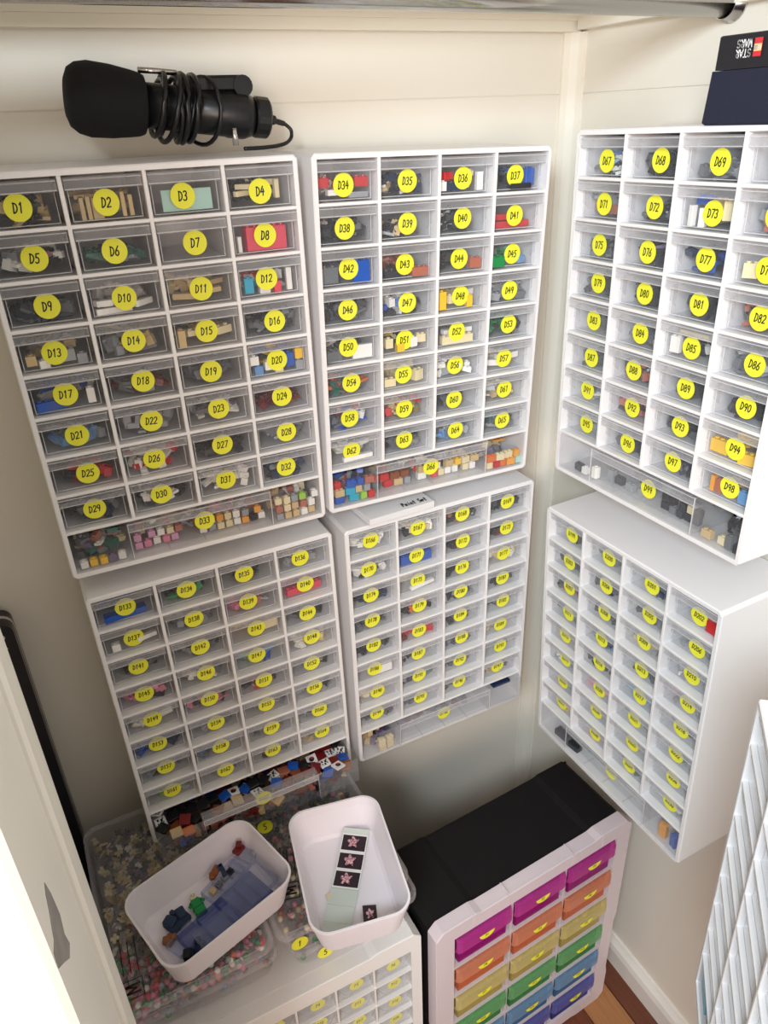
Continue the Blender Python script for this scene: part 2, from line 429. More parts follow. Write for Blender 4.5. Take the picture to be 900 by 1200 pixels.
def wide_lip_mesh():
    m = MB(); c = 0.0855; h = WIDE_Z1 - WIDE_Z0 - 0.003
    m.sheet([(0.0158, h - 0.014), (0.0045, h - 0.0125), (0.0035, h - 0.011), (0.0030, h - 0.002)], 0.0011, -c, c)
    m.box(-c, c, 0.003, 0.018, h - 0.0015, h - 0.0005)
    m.box(-c, c, 0.0026, 0.0034, h - 0.0118, h - 0.0110, 1); m.box(-c, c, 0.0022, 0.0030, h - 0.0022, h - 0.0014, 1)
    for q in (-c, c - .0008): m.box(q, q + .0008, 0.0010, 0.0020, 0.001, h, 1)
    m.box(-0.047, -0.0455, 0.0022, 0.0034, h - 0.012, h - 0.001); m.box(0.0455, 0.047, 0.0022, 0.0034, h - 0.012, h - 0.001)
    return m.mesh('handle_lip', [M_lip, M_edge])
ME_FRAME, ME_SHELF, ME_DIV, ME_DRW, ME_LIP, ME_WIDE, ME_WLIP = frame_mesh(), shelf_mesh(), divider_mesh(), drawer_mesh(), lip_mesh(), wide_mesh(), wide_lip_mesh()

def sticker_mesh(text, r=0.0122, n=28, rot=0.0, h=None):
    m = MB()
    m.loft([[(r * math.cos(2 * math.pi * i / n), 0.0, r * math.sin(2 * math.pi * i / n)) for i in range(n)][::-1],
            [(r * math.cos(2 * math.pi * i / n), -0.0002, r * math.sin(2 * math.pi * i / n)) for i in range(n)][::-1]], 0)
    hh = h or {2: 0.0088, 3: 0.0080, 4: 0.0066}.get(len(text), 0.008)
    write(m, text, hh, 1, T(0, -0.0002, 0) @ Matrix.Rotation(rot, 4, 'Y'), wd=0.20 if len(text) < 4 else 0.22)
    return m.mesh('sticker', [M_yel, M_ink])

def mrot(px, ry, rz): return Euler((R(px), R(ry), R(rz)), 'XYZ').to_matrix().to_4x4()
GH = H / 2
def cabM(a, z, yaw, pit, rol, right=False):
    if not right:
        Rm = mrot(pit, rol, yaw); c = Vector((a + W / 2, 0, z - H / 2))
    else:
        Rb = Rz(R(-90.037)); Rm = Rb @ mrot(pit, rol, yaw); c = Vector((0, a - W / 2, z - H / 2))
    return Matrix.Translation(c) @ Rm @ T(0, 0, -H / 2)
def cabG():
    TL = Vector((-0.30208603, -0.64959179, 1.07233117)); TR = Vector((-0.51208159, -0.8766888, 1.05162331)); BL = Vector((-0.26965861, -0.64110996, 0.65047142))
    u = (TR - TL).normalized(); zz = (TL - BL).normalized(); zz = (zz - u * zz.dot(u)).normalized(); y = zz.cross(u)
    M = Matrix((u, y, zz)).transposed().to_4x4()
    M.translation = BL + u * (W / 2) + y * D
    return M
seq = lambda a, b: ['D%d' % i for i in range(a, b + 1)]
CABS = {
 'A': dict(M=cabM(-0.76637, 1.45951, -1.03, 0.74, -0.11), st=seq(1, 33), lab='white drawer cabinet with stickers D1 to D33, microphone lying on its top'),
 'B': dict(M=cabM(-0.44652, 1.45610, -0.15, 0.67, 1.20), st=seq(34, 53) + ['D54'] + seq(55, 66), lab='white drawer cabinet with stickers D34 to D66, nothing on its top'),
 'C': dict(M=cabM(-0.76057, 1.01060, -0.25, 0.34, -0.57), st=seq(133, 165), lab='white drawer cabinet whose bottom drawer of square tiles is pulled out'),
 'D': dict(M=cabM(-0.43574, 1.00631, 0.27, 0.33, 0.01), st=seq(166, 198), lab='white drawer cabinet with a white card packet lying on its top'),
 'E': dict(M=cabM(-0.17487, 1.46990, 0.10, 0.05, -0.81, True), st=seq(67, 99), lab='white drawer cabinet with stickers D67 to D99 under the dark blue box'),
 'F': dict(M=cabM(-0.17778, 0.99057, 0.37, 1.49, -0.72, True), st=seq(199, 231), lab='white drawer cabinet hung above the black-topped rainbow drawer unit'),
 'G': dict(M=cabG(), st=None, lab='white cabinet of pale empty drawers without stickers, seen edge-on beside the door'),
}
def cellM(r, c):
    return T(-W / 2 + 0.00225 + CWP * (c + .5), -D, shelf_z(r) + ST / 2)
def wideM(pull=0): return T(0, -D - pull, WIDE_Z0)
PULL = {'C': 0.044, 'D': 0.009}
for key, c in CABS.items():
    root = empty('drawer_cabinet', c['M'], c['lab'], 'drawer cabinet', 'white drawer cabinets on the closet walls' if key != 'G' else None)
    c['root'] = root
    link('frame', ME_FRAME, root)
    for r in range(8): link('shelf', ME_SHELF, root, T(0, 0, shelf_z(r)))
    for k in (1, 2, 3): link('divider', ME_DIV, root, T(-W / 2 + 0.00225 + CWP * k, 0, 0))
    rnd = random.Random(ord(key))
    for r in range(8):
        for k in range(4):
            push = 0.0 if key in 'AE' else 0.001
            d = link('drawer', ME_DRW, root, cellM(r, k) @ T(0, push + rnd.uniform(0, .0012), 0))
            link('handle_lip', ME_LIP, d)
            if c['st']:
                sx = rnd.uniform(-.003, .003) + (0.003 if key in 'EF' else 0); sz = rnd.uniform(-.0012, .0012)
                link('sticker', sticker_mesh(c['st'][r * 4 + k], rot=R(rnd.uniform(-4, 4))), d, T(sx, 0.0107, 0.0170 + sz))
    d = link('wide_drawer', ME_WIDE, root, wideM(PULL.get(key, 0)))
    link('handle_lip', ME_WLIP, d)
    if c['st']:
        link('sticker', sticker_mesh(c['st'][32]), d, T(0.004, 0.0156, 0.022 if key != 'C' else 0.030))

# ------------------------------------------------------------------ toy bricks
BR = {}
def brick_mesh(lx, ly, h, studs=True):
    k = (lx, ly, h, studs)
    if k in BR: return BR[k]
    m = MB(); m.bbox(-lx / 2, lx / 2, -ly / 2, ly / 2, 0, h, 0.0003)
    if studs:
        nx = max(1, round(lx / 0.008)); ny = max(1, round(ly / 0.008))
        for i in range(nx):
            for j in range(ny):
                m.cyl((-lx / 2 + lx / nx * (i + .5), -ly / 2 + ly / ny * (j + .5)), 0.0024, h, h + 0.0016, 8)
    me = m.mesh('toy_brick', [M_cab]); BR[k] = me
    return me
def brick(M, size, colr, label, group, name='toy_brick', studs=True, cat='toy brick'):
    o = bpy.data.objects.new(name, brick_mesh(*size, studs)); COL.objects.link(o)
    o.matrix_world = M
    o.material_slots[0].link = 'OBJECT'; o.material_slots[0].material = pm(colr)
    return tag(o, label, cat, group)

def pile(name, M, x0, x1, y0, y1, z0, ztop, n, colours, label, group, sizes=None, seed=0, tilt=30, cat='toy bricks'):
    """a heap nobody could count: one mesh"""
    rnd = random.Random(seed); m = MB(); cs = sorted(set(colours)); 
    sizes = sizes or [(.008, .008, .0096), (.016, .008, .0096), (.016, .008, .0032), (.016, .016, .0032), (.024, .008, .0032), (.012, .008, .006)]
    for i in range(n):
        lx, ly, h = rnd.choice(sizes); rad = math.hypot(lx, ly) / 2 * 0.9
        if x1 - x0 < 2.2 * rad or y1 - y0 < 2.2 * rad: lx = ly = .008; rad = .0055
        x = rnd.uniform(x0 + rad, x1 - rad); y = y0 + rad + (y1 - y0 - 2 * rad) * rnd.random() ** 1.3
        z = z0 + (ztop - z0 - h) * rnd.random() * .9 + 0.001
        tl = R(tilt)
        Q = T(x, y, z) @ Euler((rnd.uniform(-tl, tl) * .6, rnd.uniform(-tl, tl), rnd.uniform(0, 6.28)), 'XYZ').to_matrix().to_4x4()
        if z + rad * math.sin(tl) > ztop: Q = T(x, y, z) @ Rz(rnd.uniform(0, 6.28))
        ci = cs.index(rnd.choice(colours))
        m.box(-lx / 2, lx / 2, -ly / 2, ly / 2, 0, h, ci, Q)
        if lx > .01: m.cyl((-lx / 4, 0), 0.0024, h, h + .0015, 6, ci, Q); m.cyl((lx / 4, 0), 0.0024, h, h + .0015, 6, ci, Q)
        else: m.cyl((0, 0), 0.0024, h, h + .0015, 6, ci, Q)
    o = m.build(name, [pm(q) for q in cs])
    o.matrix_world = M
    return tag(o, label, cat, group, 'stuff')

# what each small drawer holds: letters are colours, repeated for weight
HOLD = dict(zip(seq(1, 33), ['nKwtk', 'ttc', 'a', 'kKc', 'wwGpk', 'EEG', 'Kg', 'q', 'Kng', 'ww', 'tcc', 'wCrw', 'GGtw', 'gGt', 'ttcg', 'Kg', 'bbwg', 'bRgG', 'gg',
                             'bwyb', 'GwB', 'GG', 'gwg', 'RR', 'KKr', 'wwr', 'KkK', 'gGg', 'ngK', 'Kwk', 'wwG', 'Kng', '']))
HOLD.update(zip(seq(34, 66), ['rrwG', 'ktwn', 'wrbc', 'nbKG', 'KK', 'gtK', 'kKwk', 'rr', 'bbg', 'NsK', 'KNk', 'eeGw', 'Kg', 'wGbK', 'yywc', 'gG', 'gwK', 'kcy', 'cc', 'kKe', 'ogE', 'cct', 'Gwg',
                              'wcw', 'bwrg', 'rOt', 'kKg', 'tcG', 'wwK', 'Kgg', 'BGg', 'EGg', '']))
HOLD.update(zip(seq(67, 99), ['wBK', 'kK', 'gG', 'wG', 'Gsg', 'Kg', 'twcb', 'sG', 'gK', 'vK', 'nKb', 'cKk', 'kK', 'Kg', 'kK', 'sK', 'kK', 'gG', 'wkK', 'gG', 'kK', 'Kks',
                              'Kk', 'kK', 'Gwk', 'spk', 'Kk', 'yyK', 'GG', 'Kk', 'KvK', 'NtBk', '']))
HOLD.update(zip(seq(133, 165), ['bb', 'eKe', 'GgK', 'tGg', 'wGG', 'gGk', 'psG', 'qqp', 'KgK', 'gKG', 'ccy', 'Kgk', 'pGK', 'tgw', 'bBl', 'tcw', 'wwc', 'pKs', 'rKG', 'gKG', 'bBn', 'gKG', 'gG', 'gKG',
                                'gGK', 'BgG', 'gG', 'KgG', 'llG', 'Gg', 'KgG', 'gGt', '']))
HOLD.update(zip(seq(166, 198), ['wwG', 'wwkc', 'KsK', 'kkK', 'GwK', 'bb', 'KRk', 'kRn', 'nKk', 'ccw', 'kk', 'twc', 'Kkg', 'oKk', 'KgG', 'kKG', 'Kk', 'rrR', 'Kgk', 'KGk', 'wwc', 'KkG', 'nKg', 'tcG',
                                'ccw', 'KEG', 'KgK', 'KlK', 'Kgk', 'nKk', 'KgG', 'Kkt', '']))
HOLD.update(zip(seq(199, 231), ['kk', 'EKg', 'GKn', 'Kqr', 'Kk', 'Kn', 'Kgt', 'Gg', 'Ks', 'kKE', 'Gt', 'GGw', 'gK', 'GBn', 'Kk', 'pGG', 'tG', 'Kk', 'bBC', 'wKR', 'wG', 'Gp', 'EeG', 'GEK', 'EKp', 'nG', 'Gg', 'Kg', 'yG', 'wp', 'EKt', 'wG', '']))
SINGLE = {  # drawers whose pieces can be picked out: list of (x, y, z, rot deg, size, colour, what)
 'D2': [(-.022, .020, .002, 0, (.004, .008, .020), 't', 'bar'), (-.016, .020, .002, 0, (.004, .008, .021), 't', 'bar'), (-.008, .022, .002, 0, (.010, .010, .019), 't', 'brick'),
        (.016, .018, .003, 0, (.004, .006, .022), 't', 'bar'), (.023, .018, .003, 0, (.004, .006, .019), 't', 'bar'), (-.016, .030, .020, 0, (.022, .008, .004), 't', 'bar')],
 'D3': [(0.002, .020, .003, 0, (.050, .004, .020), 'a', 'plate')],
 'D4': [(-.018, .020, .012, 30, (.018, .005, .005), 'c', 'bar'), (-.014, .022, .018, -35, (.018, .005, .005), 'c', 'bar'), (.020, .020, .008, 8, (.005, .005, .018), 'c', 'bar'), (.018, .030, .020, 0, (.016, .006, .006), 'c', 'bar')],
 'D8': [(0.004, .0250, .002, 0, (.044, .016, .024), 'q', 'brick'), (-.026, .020, .002, 0, (.004, .006, .016), 'w', 'bar')],
 'D10': [(-.012, .018, .002, 8, (.036, .005, .006), 'w', 'bar'), (-.012, .028, .008, -10, (.036, .005, .006), 'w', 'bar'), (.018, .022, .006, 40, (.024, .006, .006), 'w', 'bar'), (-.020, .018, .010, 0, (.016, .008, .006), 'w', 'bar')],
 'D11': [(-.014, .022, .006, -20, (.026, .008, .006), 't', 'plate'), (.012, .020, .010, 15, (.024, .008, .005), 't', 'plate'), (.020, .034, .016, 30, (.022, .008, .005), 't', 'plate')],
 'D12': [(-.022, .018, .004, 0, (.010, .006, .016), 'C', 'brick'), (-.004, .020, .002, 0, (.012, .008, .014), 'w', 'brick'), (.010, .018, .002, 0, (.008, .008, .012), 'q', 'brick'), (.024, .018, .003, 0, (.006, .006, .024), 'w', 'bar')],
 'D13': [(-.024, .018, .006, 0, (.010, .008, .010), 't', 'brick'), (-.013, .018, .002, 12, (.010, .008, .008), 'w', 'brick'), (.012, .018, .006, 0, (.012, .008, .012), 'G', 'brick'), (.024, .018, .002, 0, (.010, .008, .010), 'G', 'brick'), (.014, .032, .016, 20, (.012, .010, .008), 't', 'brick')],
 'D15': [(-.026, .018, .002, 0, (.008, .010, .018), 't', 'brick'), (.020, .022, .010, 25, (.020, .010, .008), 'c', 'brick'), (-.012, .020, .012, 0, (.014, .008, .006), 'c', 'brick')],
 'D17': [(-.016, .020, .002, 8, (.030, .010, .010), 'b', 'brick'), (.024, .018, .004, 0, (.008, .008, .016), 'w', 'brick')],
 'D20': [(-.026, .018, .014, 0, (.010, .008, .010), 'w', 'brick'), (-.022, .018, .002, 0, (.010, .008, .010), 'B', 'brick'), (-.010, .018, .006, 0, (.009, .008, .010), 'w', 'brick'), (.002, .018, .002, 0, (.010, .008, .009), 'c', 'brick'), (.016, .020, .006, 10, (.010, .010, .016), 'b', 'brick'), (.027, .018, .014, 0, (.009, .008, .012), 'y', 'brick'), (.027, .018, .002, 0, (.009, .008, .010), 'G', 'brick')],
 'D34': [(-.024, .020, .014, 0, (.014, .008, .010), 'r', 'brick'), (.022, .020, .014, 0, (.016, .008, .010), 'r', 'brick'), (-.008, .020, .006, 0, (.020, .008, .006), 'w', 'plate'), (.018, .018, .003, 5, (.024, .006, .006), 'G', 'plate')],
 'D36': [(-.020, .018, .016, 20, (.016, .006, .008), 'r', 'wedge'), (-.026, .018, .004, 0, (.008, .006, .010), 'w', 'brick'), (.024, .018, .003, 0, (.008, .006, .020), 'w', 'bar'), (-.010, .020, .004, 0, (.014, .008, .008), 'n', 'brick'), (.014, .028, .018, 0, (.012, .008, .006), 'c', 'brick')],
 'D37': [(.020, .020, .006, 10, (.014, .008, .018), 'b', 'brick'), (-.018, .020, .010, 15, (.024, .008, .008), 'K', 'brick'), (.006, .018, .002, 0, (.030, .010, .006), 'K', 'plate')],
 'D41': [(0, .0260, .002, 4, (.052, .016, .008), 'r', 'plate'), (-.006, .028, .011, -8, (.036, .014, .007), 'r', 'plate')],
 'D42': [(.019, .018, .002, 0, (.020, .008, .024), 'b', 'brick'), (-.020, .020, .003, 0, (.020, .010, .018), 'g', 'brick')],
 'D43': [(.020, .018, .002, 0, (.022, .010, .010), 's', 'brick'), (-.012, .020, .002, 0, (.030, .010, .008), 'K', 'brick')],
 'D44': [(.022, .018, .004, 0, (.016, .008, .012), 's', 'brick')],
 'D45': [(-.022, .018, .002, 0, (.020, .012, .012), 'e', 'brick'), (.016, .020, .004, 20, (.014, .008, .008), 'B', 'brick')],
 'D48': [(-.024, .018, .002, 0, (.010, .010, .022), 'y', 'brick'), (-.008, .020, .008, 15, (.014, .008, .010), 'c', 'brick'), (.016, .018, .002, 0, (.008, .008, .014), 'y', 'brick'), (.020, .026, .014, 30, (.018, .006, .008), 'w', 'wedge')],
 'D50': [(.018, .018, .002, 0, (.026, .006, .016), 'w', 'plate'), (-.020, .020, .002, 10, (.022, .012, .012), 'g', 'brick')],
 'D51': [(-.022, .018, .008, 0, (.010, .008, .012), 'c', 'brick'), (-.006, .018, .002, 0, (.010, .008, .010), 'y', 'brick'), (.012, .018, .006, 12, (.010, .008, .012), 'w', 'brick'), (.024, .020, .010, -10, (.012, .008, .010), 'c', 'brick')],
 'D52': [(.0, .018, .002, 0, (.046, .008, .010), 'c', 'brick'), (.006, .028, .012, 3, (.044, .008, .006), 'w', 'plate')],
 'D55': [(-.022, .018, .004, 0, (.016, .010, .010), 'c', 'brick'), (.020, .020, .006, 20, (.014, .010, .014), 'c', 'brick')],
 'D57': [(.010, .026, .012, 12, (.036, .010, .008), 'w', 'plate'), (-.014, .026, .006, -25, (.030, .010, .008), 'w', 'plate')],
 'D62': [(.008, .018, .003, 3, (.042, .006, .006), 'w', 'bar'), (.014, .030, .016, 20, (.036, .006, .006), 'w', 'bar')],
 'D73': [(-.024, .018, .002, -12, (.006, .006, .020), 'w', 'bar'), (-.010, .018, .002, 15, (.007, .006, .018), 'w', 'bar'), (-.016, .026, .022, 0, (.018, .008, .008), 'b', 'brick'), (.004, .026, .018, 0, (.016, .010, .010), 't', 'brick'), (.022, .020, .010, 20, (.014, .010, .018), 'c', 'brick')],
 'D78': [(-.020, .018, .006, 25, (.014, .008, .014), 'c', 'brick')],
 'D85': [(-.022, .018, .006, 5, (.012, .006, .018), 'w', 'brick'), (-.010, .034, .022, 0, (.040, .010, .006), 'c', 'plate')],
 'D94': [(-.020, .020, .004, 0, (.022, .010, .014), 'y', 'brick'), (.018, .020, .002, 12, (.024, .010, .012), 'y', 'brick')],
 'D98': [(-.020, .018, .004, 0, (.005, .006, .018), 'i', 'bar'), (-.012, .018, .004, 0, (.008, .006, .016), 's', 'brick'), (.022, .018, .004, 0, (.014, .008, .014), 'B', 'brick')],
 'D133': [(0, .020, .002, 4, (.050, .012, .008), 'b', 'plate')], 'D137': [(.018, .018, .008, 10, (.024, .005, .006), 'w', 'bar'), (-.020, .018, .003, 0, (.010, .008, .010), 'w', 'brick')],
 'D143': [(.018, .022, .010, 5, (.028, .012, .012), 'c', 'brick')], 'D140': [(0, .024, .003, 4, (.050, .010, .010), 'q', 'brick')],
 'D171': [(0, .0245, .002, 0, (.050, .014, .014), 'b', 'brick')], 'D175': [(.008, .018, .004, 8, (.042, .006, .006), 'w', 'bar')],
 'D186': [(.014, .020, .004, 0, (.030, .010, .014), 'w', 'brick')], 'D202': [(.022, .018, .003, 0, (.018, .010, .016), 'r', 'brick')],
}
for key, c in CABS.items():
    if not c['st']: continue
    for r in range(8):
        for k in range(4):
            s = c['st'][r * 4 + k]; hold = HOLD.get(s, 'Kg'); MC = c['M'] @ cellM(r, k)
            sd = int(s[1:]); rnd = random.Random(sd * 13)
            sgl = SINGLE.get(s, [])
            for (x, y, z, a, size, colr, what) in sgl:
                if s == 'D62': what = 'tilted bar' if a > 10 else 'level bar'
                brick(MC @ T(x, y - .003 + size[1] * .1, z) @ Rz(R(a)), size, colr, '%s toy %s in the clear drawer with sticker %s' % (PN[colr], what, s), 'toy bricks in drawer ' + s, studs=(what == 'brick'))
            if s in ('D3', 'D8', 'D41', 'D52', 'D7'): continue
            y0 = 0.0135 if not sgl else 0.036
            n = {True: 20, False: 40}[bool(sgl)]
            low = key in 'CDF'
            pile('toy_brick_pile', MC, -.030, .030, y0, .080 if low else .070, .0022, .019 if (low or sd % 3 == 0) else .026, n, hold,
                 'loose %s toy bricks heaped in the clear drawer with sticker %s' % (' and '.join(dict.fromkeys(PN[q] for q in hold[:2])), s), None, seed=sd)

# wide drawers
def wide_single(key, spec, y=0.022, group=''):
    c = CABS[key]; s = c['st'][32]; MC = c['M'] @ wideM(PULL.get(key, 0))
    for (x, yy, z, a, size, colr) in spec:
        brick(MC @ T(x, yy, z) @ Rz(R(a)), size, colr, '%s toy brick in the wide bottom drawer with sticker %s' % (PN[colr], s), 'toy bricks in wide drawer ' + s)
def row_spec(x0, x1, ys, zs, sizes, colours, seed, jit=8, dx=.0115):
    rnd = random.Random(seed); out = []
    for y in ys:
        for z in zs:
            x = x0
            while x < x1:
                sz = rnd.choice(sizes)
                out.append((x + sz[0] / 2, y + rnd.uniform(0, .003), z, rnd.uniform(-jit, jit), sz, rnd.choice(colours)))
                x += sz[0] + .0022 + (rnd.random() < .15) * .006
    return out
CUBE = [(.0085, .008, .0085)]; BLK = [(.009, .008, .0095), (.013, .008, .0095), (.009, .008, .016)]
wide_single('A', row_spec(-.144, -.092, (.009,), (.002,), CUBE, 'wGsycGv', 1) + row_spec(-.080, -.030, (.024,), (.002, .0125), CUBE, 'pwmsKwGc', 2) +
            row_spec(-.002, .078, (.024,), (.002, .0125), CUBE, 'iwsciwkGcw', 3) + row_spec(.092, .142, (.009,), (.002, .0125, .023), CUBE, 'wcGwtlsGc', 4))
wide_single('B', row_spec(-.144, -.095, (.009,), (.002, .0125, .023), BLK[:2], 'CbtGrelsbq', 5) + row_spec(-.082, -.030, (.024,), (.002, .0125), BLK[:2], 'ErsNGrtq', 6) +
            row_spec(-.012, .080, (.024,), (.002, .0125), BLK[:2], 'wcEwryctqw', 7) + row_spec(.092, .142, (.009,), (.002, .0125), BLK[:2], 'icyorai', 8))
wide_single('E', row_spec(-.125, -.092, (.012,), (.002,), BLK, 'Kww', 9) + row_spec(-.074, -.020, (.026,), (.002,), BLK, 'GKGgK', 10) +
            row_spec(.020, .080, (.024,), (.002, .0125), BLK[:2], 'Kctkkg', 11) + row_spec(.094, .140, (.012,), (.002,), BLK, 'kgtc', 12))
wide_single('D', row_spec(-.12, -.092, (.010,), (.002, .014), [(.012, .008, .010)], 'ct', 13) + [(.118, .024, .034, 0, (.034, .022, .006), 'n')])
wide_single('F', row_spec(-.12, -.09, (.014,), (.002,), [(.026, .012, .010)], 'K', 15) + [(-.02, .03, .004, 3, (.11, .004, .004), 'E'), (.115, .012, .003, 8, (.012, .008, .024), 'i'), (.135, .012, .003, -10, (.010, .008, .022), 'b')])
tealM = CABS['G']['M'] @ wideM()
for x, y, z, a, size, colr in [(-.13, .012, .003, 0, (.03, .014, .020), 'C'), (-.10, .014, .003, 8, (.02, .012, .026), 'E')]:
    brick(tealM @ T(x, y, z) @ Rz(R(a)), size, colr, '%s toy brick in the bottom drawer of the cabinet seen edge-on' % PN[colr], None)
def wide_pile(key, x0, x1, y0, y1, zt, n, cols_, lab, seed):
    pile('toy_brick_pile', CABS[key]['M'] @ wideM(PULL.get(key, 0)), x0, x1, y0, y1, .002, zt, n, cols_, lab, None, seed=seed)
wide_pile('A', -.146, -.089, .016, .10, .042, 90, 'GwvngcgsE', 'grey and mixed toy cubes filling one end of wide drawer D33', 301)
wide_pile('A', -.080, .080, .034, .10, .026, 120, 'wscGpgt', 'mixed toy cubes behind the front of wide drawer D33', 302)
wide_pile('A', .089, .146, .018, .10, .038, 80, 'wcGtsg', 'cream and white toy cubes filling an end of wide drawer D33', 303)
wide_pile('B', -.146, -.089, .020, .10, .040, 80, 'brtnsGq', 'blue and red toy bricks filling one end of wide drawer D66', 304)
wide_pile('B', -.080, .080, .036, .10, .026, 100, 'rwNGEtc', 'mixed toy bricks behind the front of wide drawer D66', 305)
wide_pile('B', .089, .146, .020, .10, .032, 60, 'icvgt', 'amber and grey toy bricks filling an end of wide drawer D66', 306)
wide_pile('E', -.080, .080, .042, .09, .018, 26, 'KGgk', 'grey toy bricks scattered in wide drawer D99', 307)
wide_pile('E', .089, .146, .026, .10, .026, 30, 'KGgk', 'dark toy bricks in one end of wide drawer D99', 308)
wide_pile('D', -.146, -.089, .020, .10, .036, 60, 'vKvtn', 'mauve and dark toy bricks in one end of wide drawer D198', 309)
wide_pile('D', -.080, .080, .030, .10, .020, 50, 'KRgvG', 'dark toy bricks in the middle of wide drawer D198', 310)
wide_pile('C', -.144, .144, .010, .105, .022, 240, 'kRbtNs', 'mixed toy tiles heaped under the top tiles of the pulled-out drawer', 311)
# the square tiles of the pulled-out drawer: each one an object
def tile_mesh():
    m = MB(); m.bbox(-.0078, .0078, -.0078, .0078, 0, .0032, .0003); return m.mesh('square_tile', [M_cab])
def ptile_mesh(kind):
    m = MB(); m.bbox(-.0078, .0078, -.0078, .0078, 0, .0032, .0003)
    if kind == 0:
        m.cyl((0, 0), .0042, .0032, .0034, 10, 1); m.cyl((.001, .002), .0018, .0034, .0036, 8, 2)
    else:
        for i, (x, y, s) in enumerate([(-.003, .003, .002), (.002, .001, .0025), (0, -.004, .002), (.004, -.003, .0012), (-.004, -.003, .0012), (.004, .004, .0015)]):
            m.box(x - s * .6, x + s * .6, y - s, y + s, .0032, .0034, 1)
    return m.mesh('square_tile', [M_whitep, M_ink, M_redp])
ME_T, ME_P = tile_mesh(), [ptile_mesh(0), ptile_mesh(1)]
MC = CABS['C']['M'] @ wideM(PULL['C']); rnd = random.Random(99); nt_ = 0
tile_cols = 'kRkbRktkNRotRbNkRsRckbtRkN'
for iy in range(4):
    for ix in range(19):
        x = -.138 + ix * .0152 + rnd.uniform(-.0015, .0015); y = .0125 + iy * .0165 + rnd.uniform(-.001, .001)
        if abs(x) < .094 and y < .030: y += 0.014
        if iy == 3 and abs(x) < .094: continue
        z = .026 + rnd.uniform(0, .006) + (0.004 if (ix + iy) % 2 else 0); q = T(x, y, z) @ Euler((rnd.uniform(-.22, .22), rnd.uniform(-.22, .22), rnd.choice([0, 0, .3, -.4, .7, -.7]) + rnd.uniform(-.1, .1)), 'XYZ').to_matrix().to_4x4()
        if rnd.random() < 0.15:
            kk = rnd.randrange(2); o = link('square_tile', ME_P[kk]); o.matrix_world = MC @ q
            tag(o, ['white square tile with a round picture in the pulled-out drawer', 'white square tile with small black marks in the pulled-out drawer'][kk], 'toy tile', 'square tiles in the pulled-out drawer')
        else:
            cc = tile_cols[(ix * 5 + iy * 7 + rnd.randrange(3)) % len(tile_cols)]
            o = link('square_tile', ME_T); o.matrix_world = MC @ q
            o.material_slots[0].link = 'OBJECT'; o.material_slots[0].material = pm(cc)
            tag(o, PN[cc] + ' square tile lying in the pulled-out bottom drawer', 'toy tile', 'square tiles in the pulled-out drawer')

# ------------------------------------------------------------------ clothes rod
root = empty('clothes_rod', T(-0.465, -0.247, 1.582), 'chrome clothes rod across the top of the closet', 'rod')
m = MB(); m.cyl((0, 0), 0.0135, -0.468, 0.462, 32, 0, Matrix.Rotation(R(90), 4, 'Y'), smooth=True); m.build('tube', M_chrome, root)
m = MB(); Mf = T(0.4698, 0, 0) @ Matrix.Rotation(R(-90), 4, 'Y')
m.lathe([(0, .0185), (.002, .0185), (.003, .0160), (.014, .0158), (.014, .0142), (.005, .0142)], 32, 0, Mf); m.build('end_socket', M_chrome, root)
m = MB(); Mf = T(-0.4698, 0, 0) @ Matrix.Rotation(R(90), 4, 'Y')
m.lathe([(0, .0185), (.002, .0185), (.003, .0160), (.014, .0158), (.014, .0142), (.005, .0142)], 32, 0, Mf); m.build('end_socket', M_chrome, root)

# ------------------------------------------------------------------ microphone on cabinet A
zA = 1.4605
def axisM(p, q):
    p, q = Vector(p), Vector(q); return Matrix.Translation(p) @ (q - p).to_track_quat('Z', 'Y').to_matrix().to_4x4()
P0 = Vector((-0.664, -0.066, 1.5165)); P1 = Vector((-0.462, -0.066, 1.4915)); MA = axisM(P0, P1)
root = empty('microphone', T(-0.56, -0.066, zA), 'black desk microphone with foam cover and coiled cable lying on its side', 'microphone')
m = MB(); m.lathe([(0.0, .004), (.0006, .017), (.004, .0255), (.011, .0305), (.022, .0330), (.042, .0322), (.060, .0298), (.069, .0282), (.073, .0265), (.074, .018)], 32, 0, MA)
m.build('foam_cover', M_foam, root, root.matrix_world.inverted())
m = MB(); m.lathe([(.068, .0205), (.155, .0215), (.158, .0225), (.175, .0225), (.183, .0195), (.184, .016), (.186, .016)], 32, 0, MA)
m.build('body', M_mic, root, root.matrix_world.inverted())
m = MB(); m.lathe([(.186, .0185), (.188, .0200), (.200, .0200), (.202, .018)], 20, 0, MA, smooth=False); m.build('knurled_ring', M_mic, root, root.matrix_world.inverted())
m = MB(); A0 = MA @ Vector((0, 0, .10))
m.bbox(-0.554, -0.484, -0.076, -0.056, 1.5165, 1.532, .003, 0, None)
m.cyl((0, 0), .010, -.012, .012, 16, 0, T(-0.490, -0.066, 1.522) @ Matrix.Rotation(R(90), 4, 'X'))
m.cyl((0, 0), .0025, -.013, -.0125, 10, 0, T(-0.490, -0.066, 1.522) @ Matrix.Rotation(R(90), 4, 'X'))
m.build('swivel_bracket', M_mic, root, root.matrix_world.inverted())
m = MB(); m.tube([(-.592, -.070, 1.5375), (-.575, -.070, 1.5365), (-.555, -.070, 1.5345)], .0028, 8); m.build('metal_clip', M_chrome, root, root.matrix_world.inverted())
m = MB(); m.cyl((0, 0), .0030, -.0075, .0085, 12, 0, T(-0.510, -0.094, 1.4755), smooth=True); m.build('metal_pin', M_chrome, root, root.matrix_world.inverted())
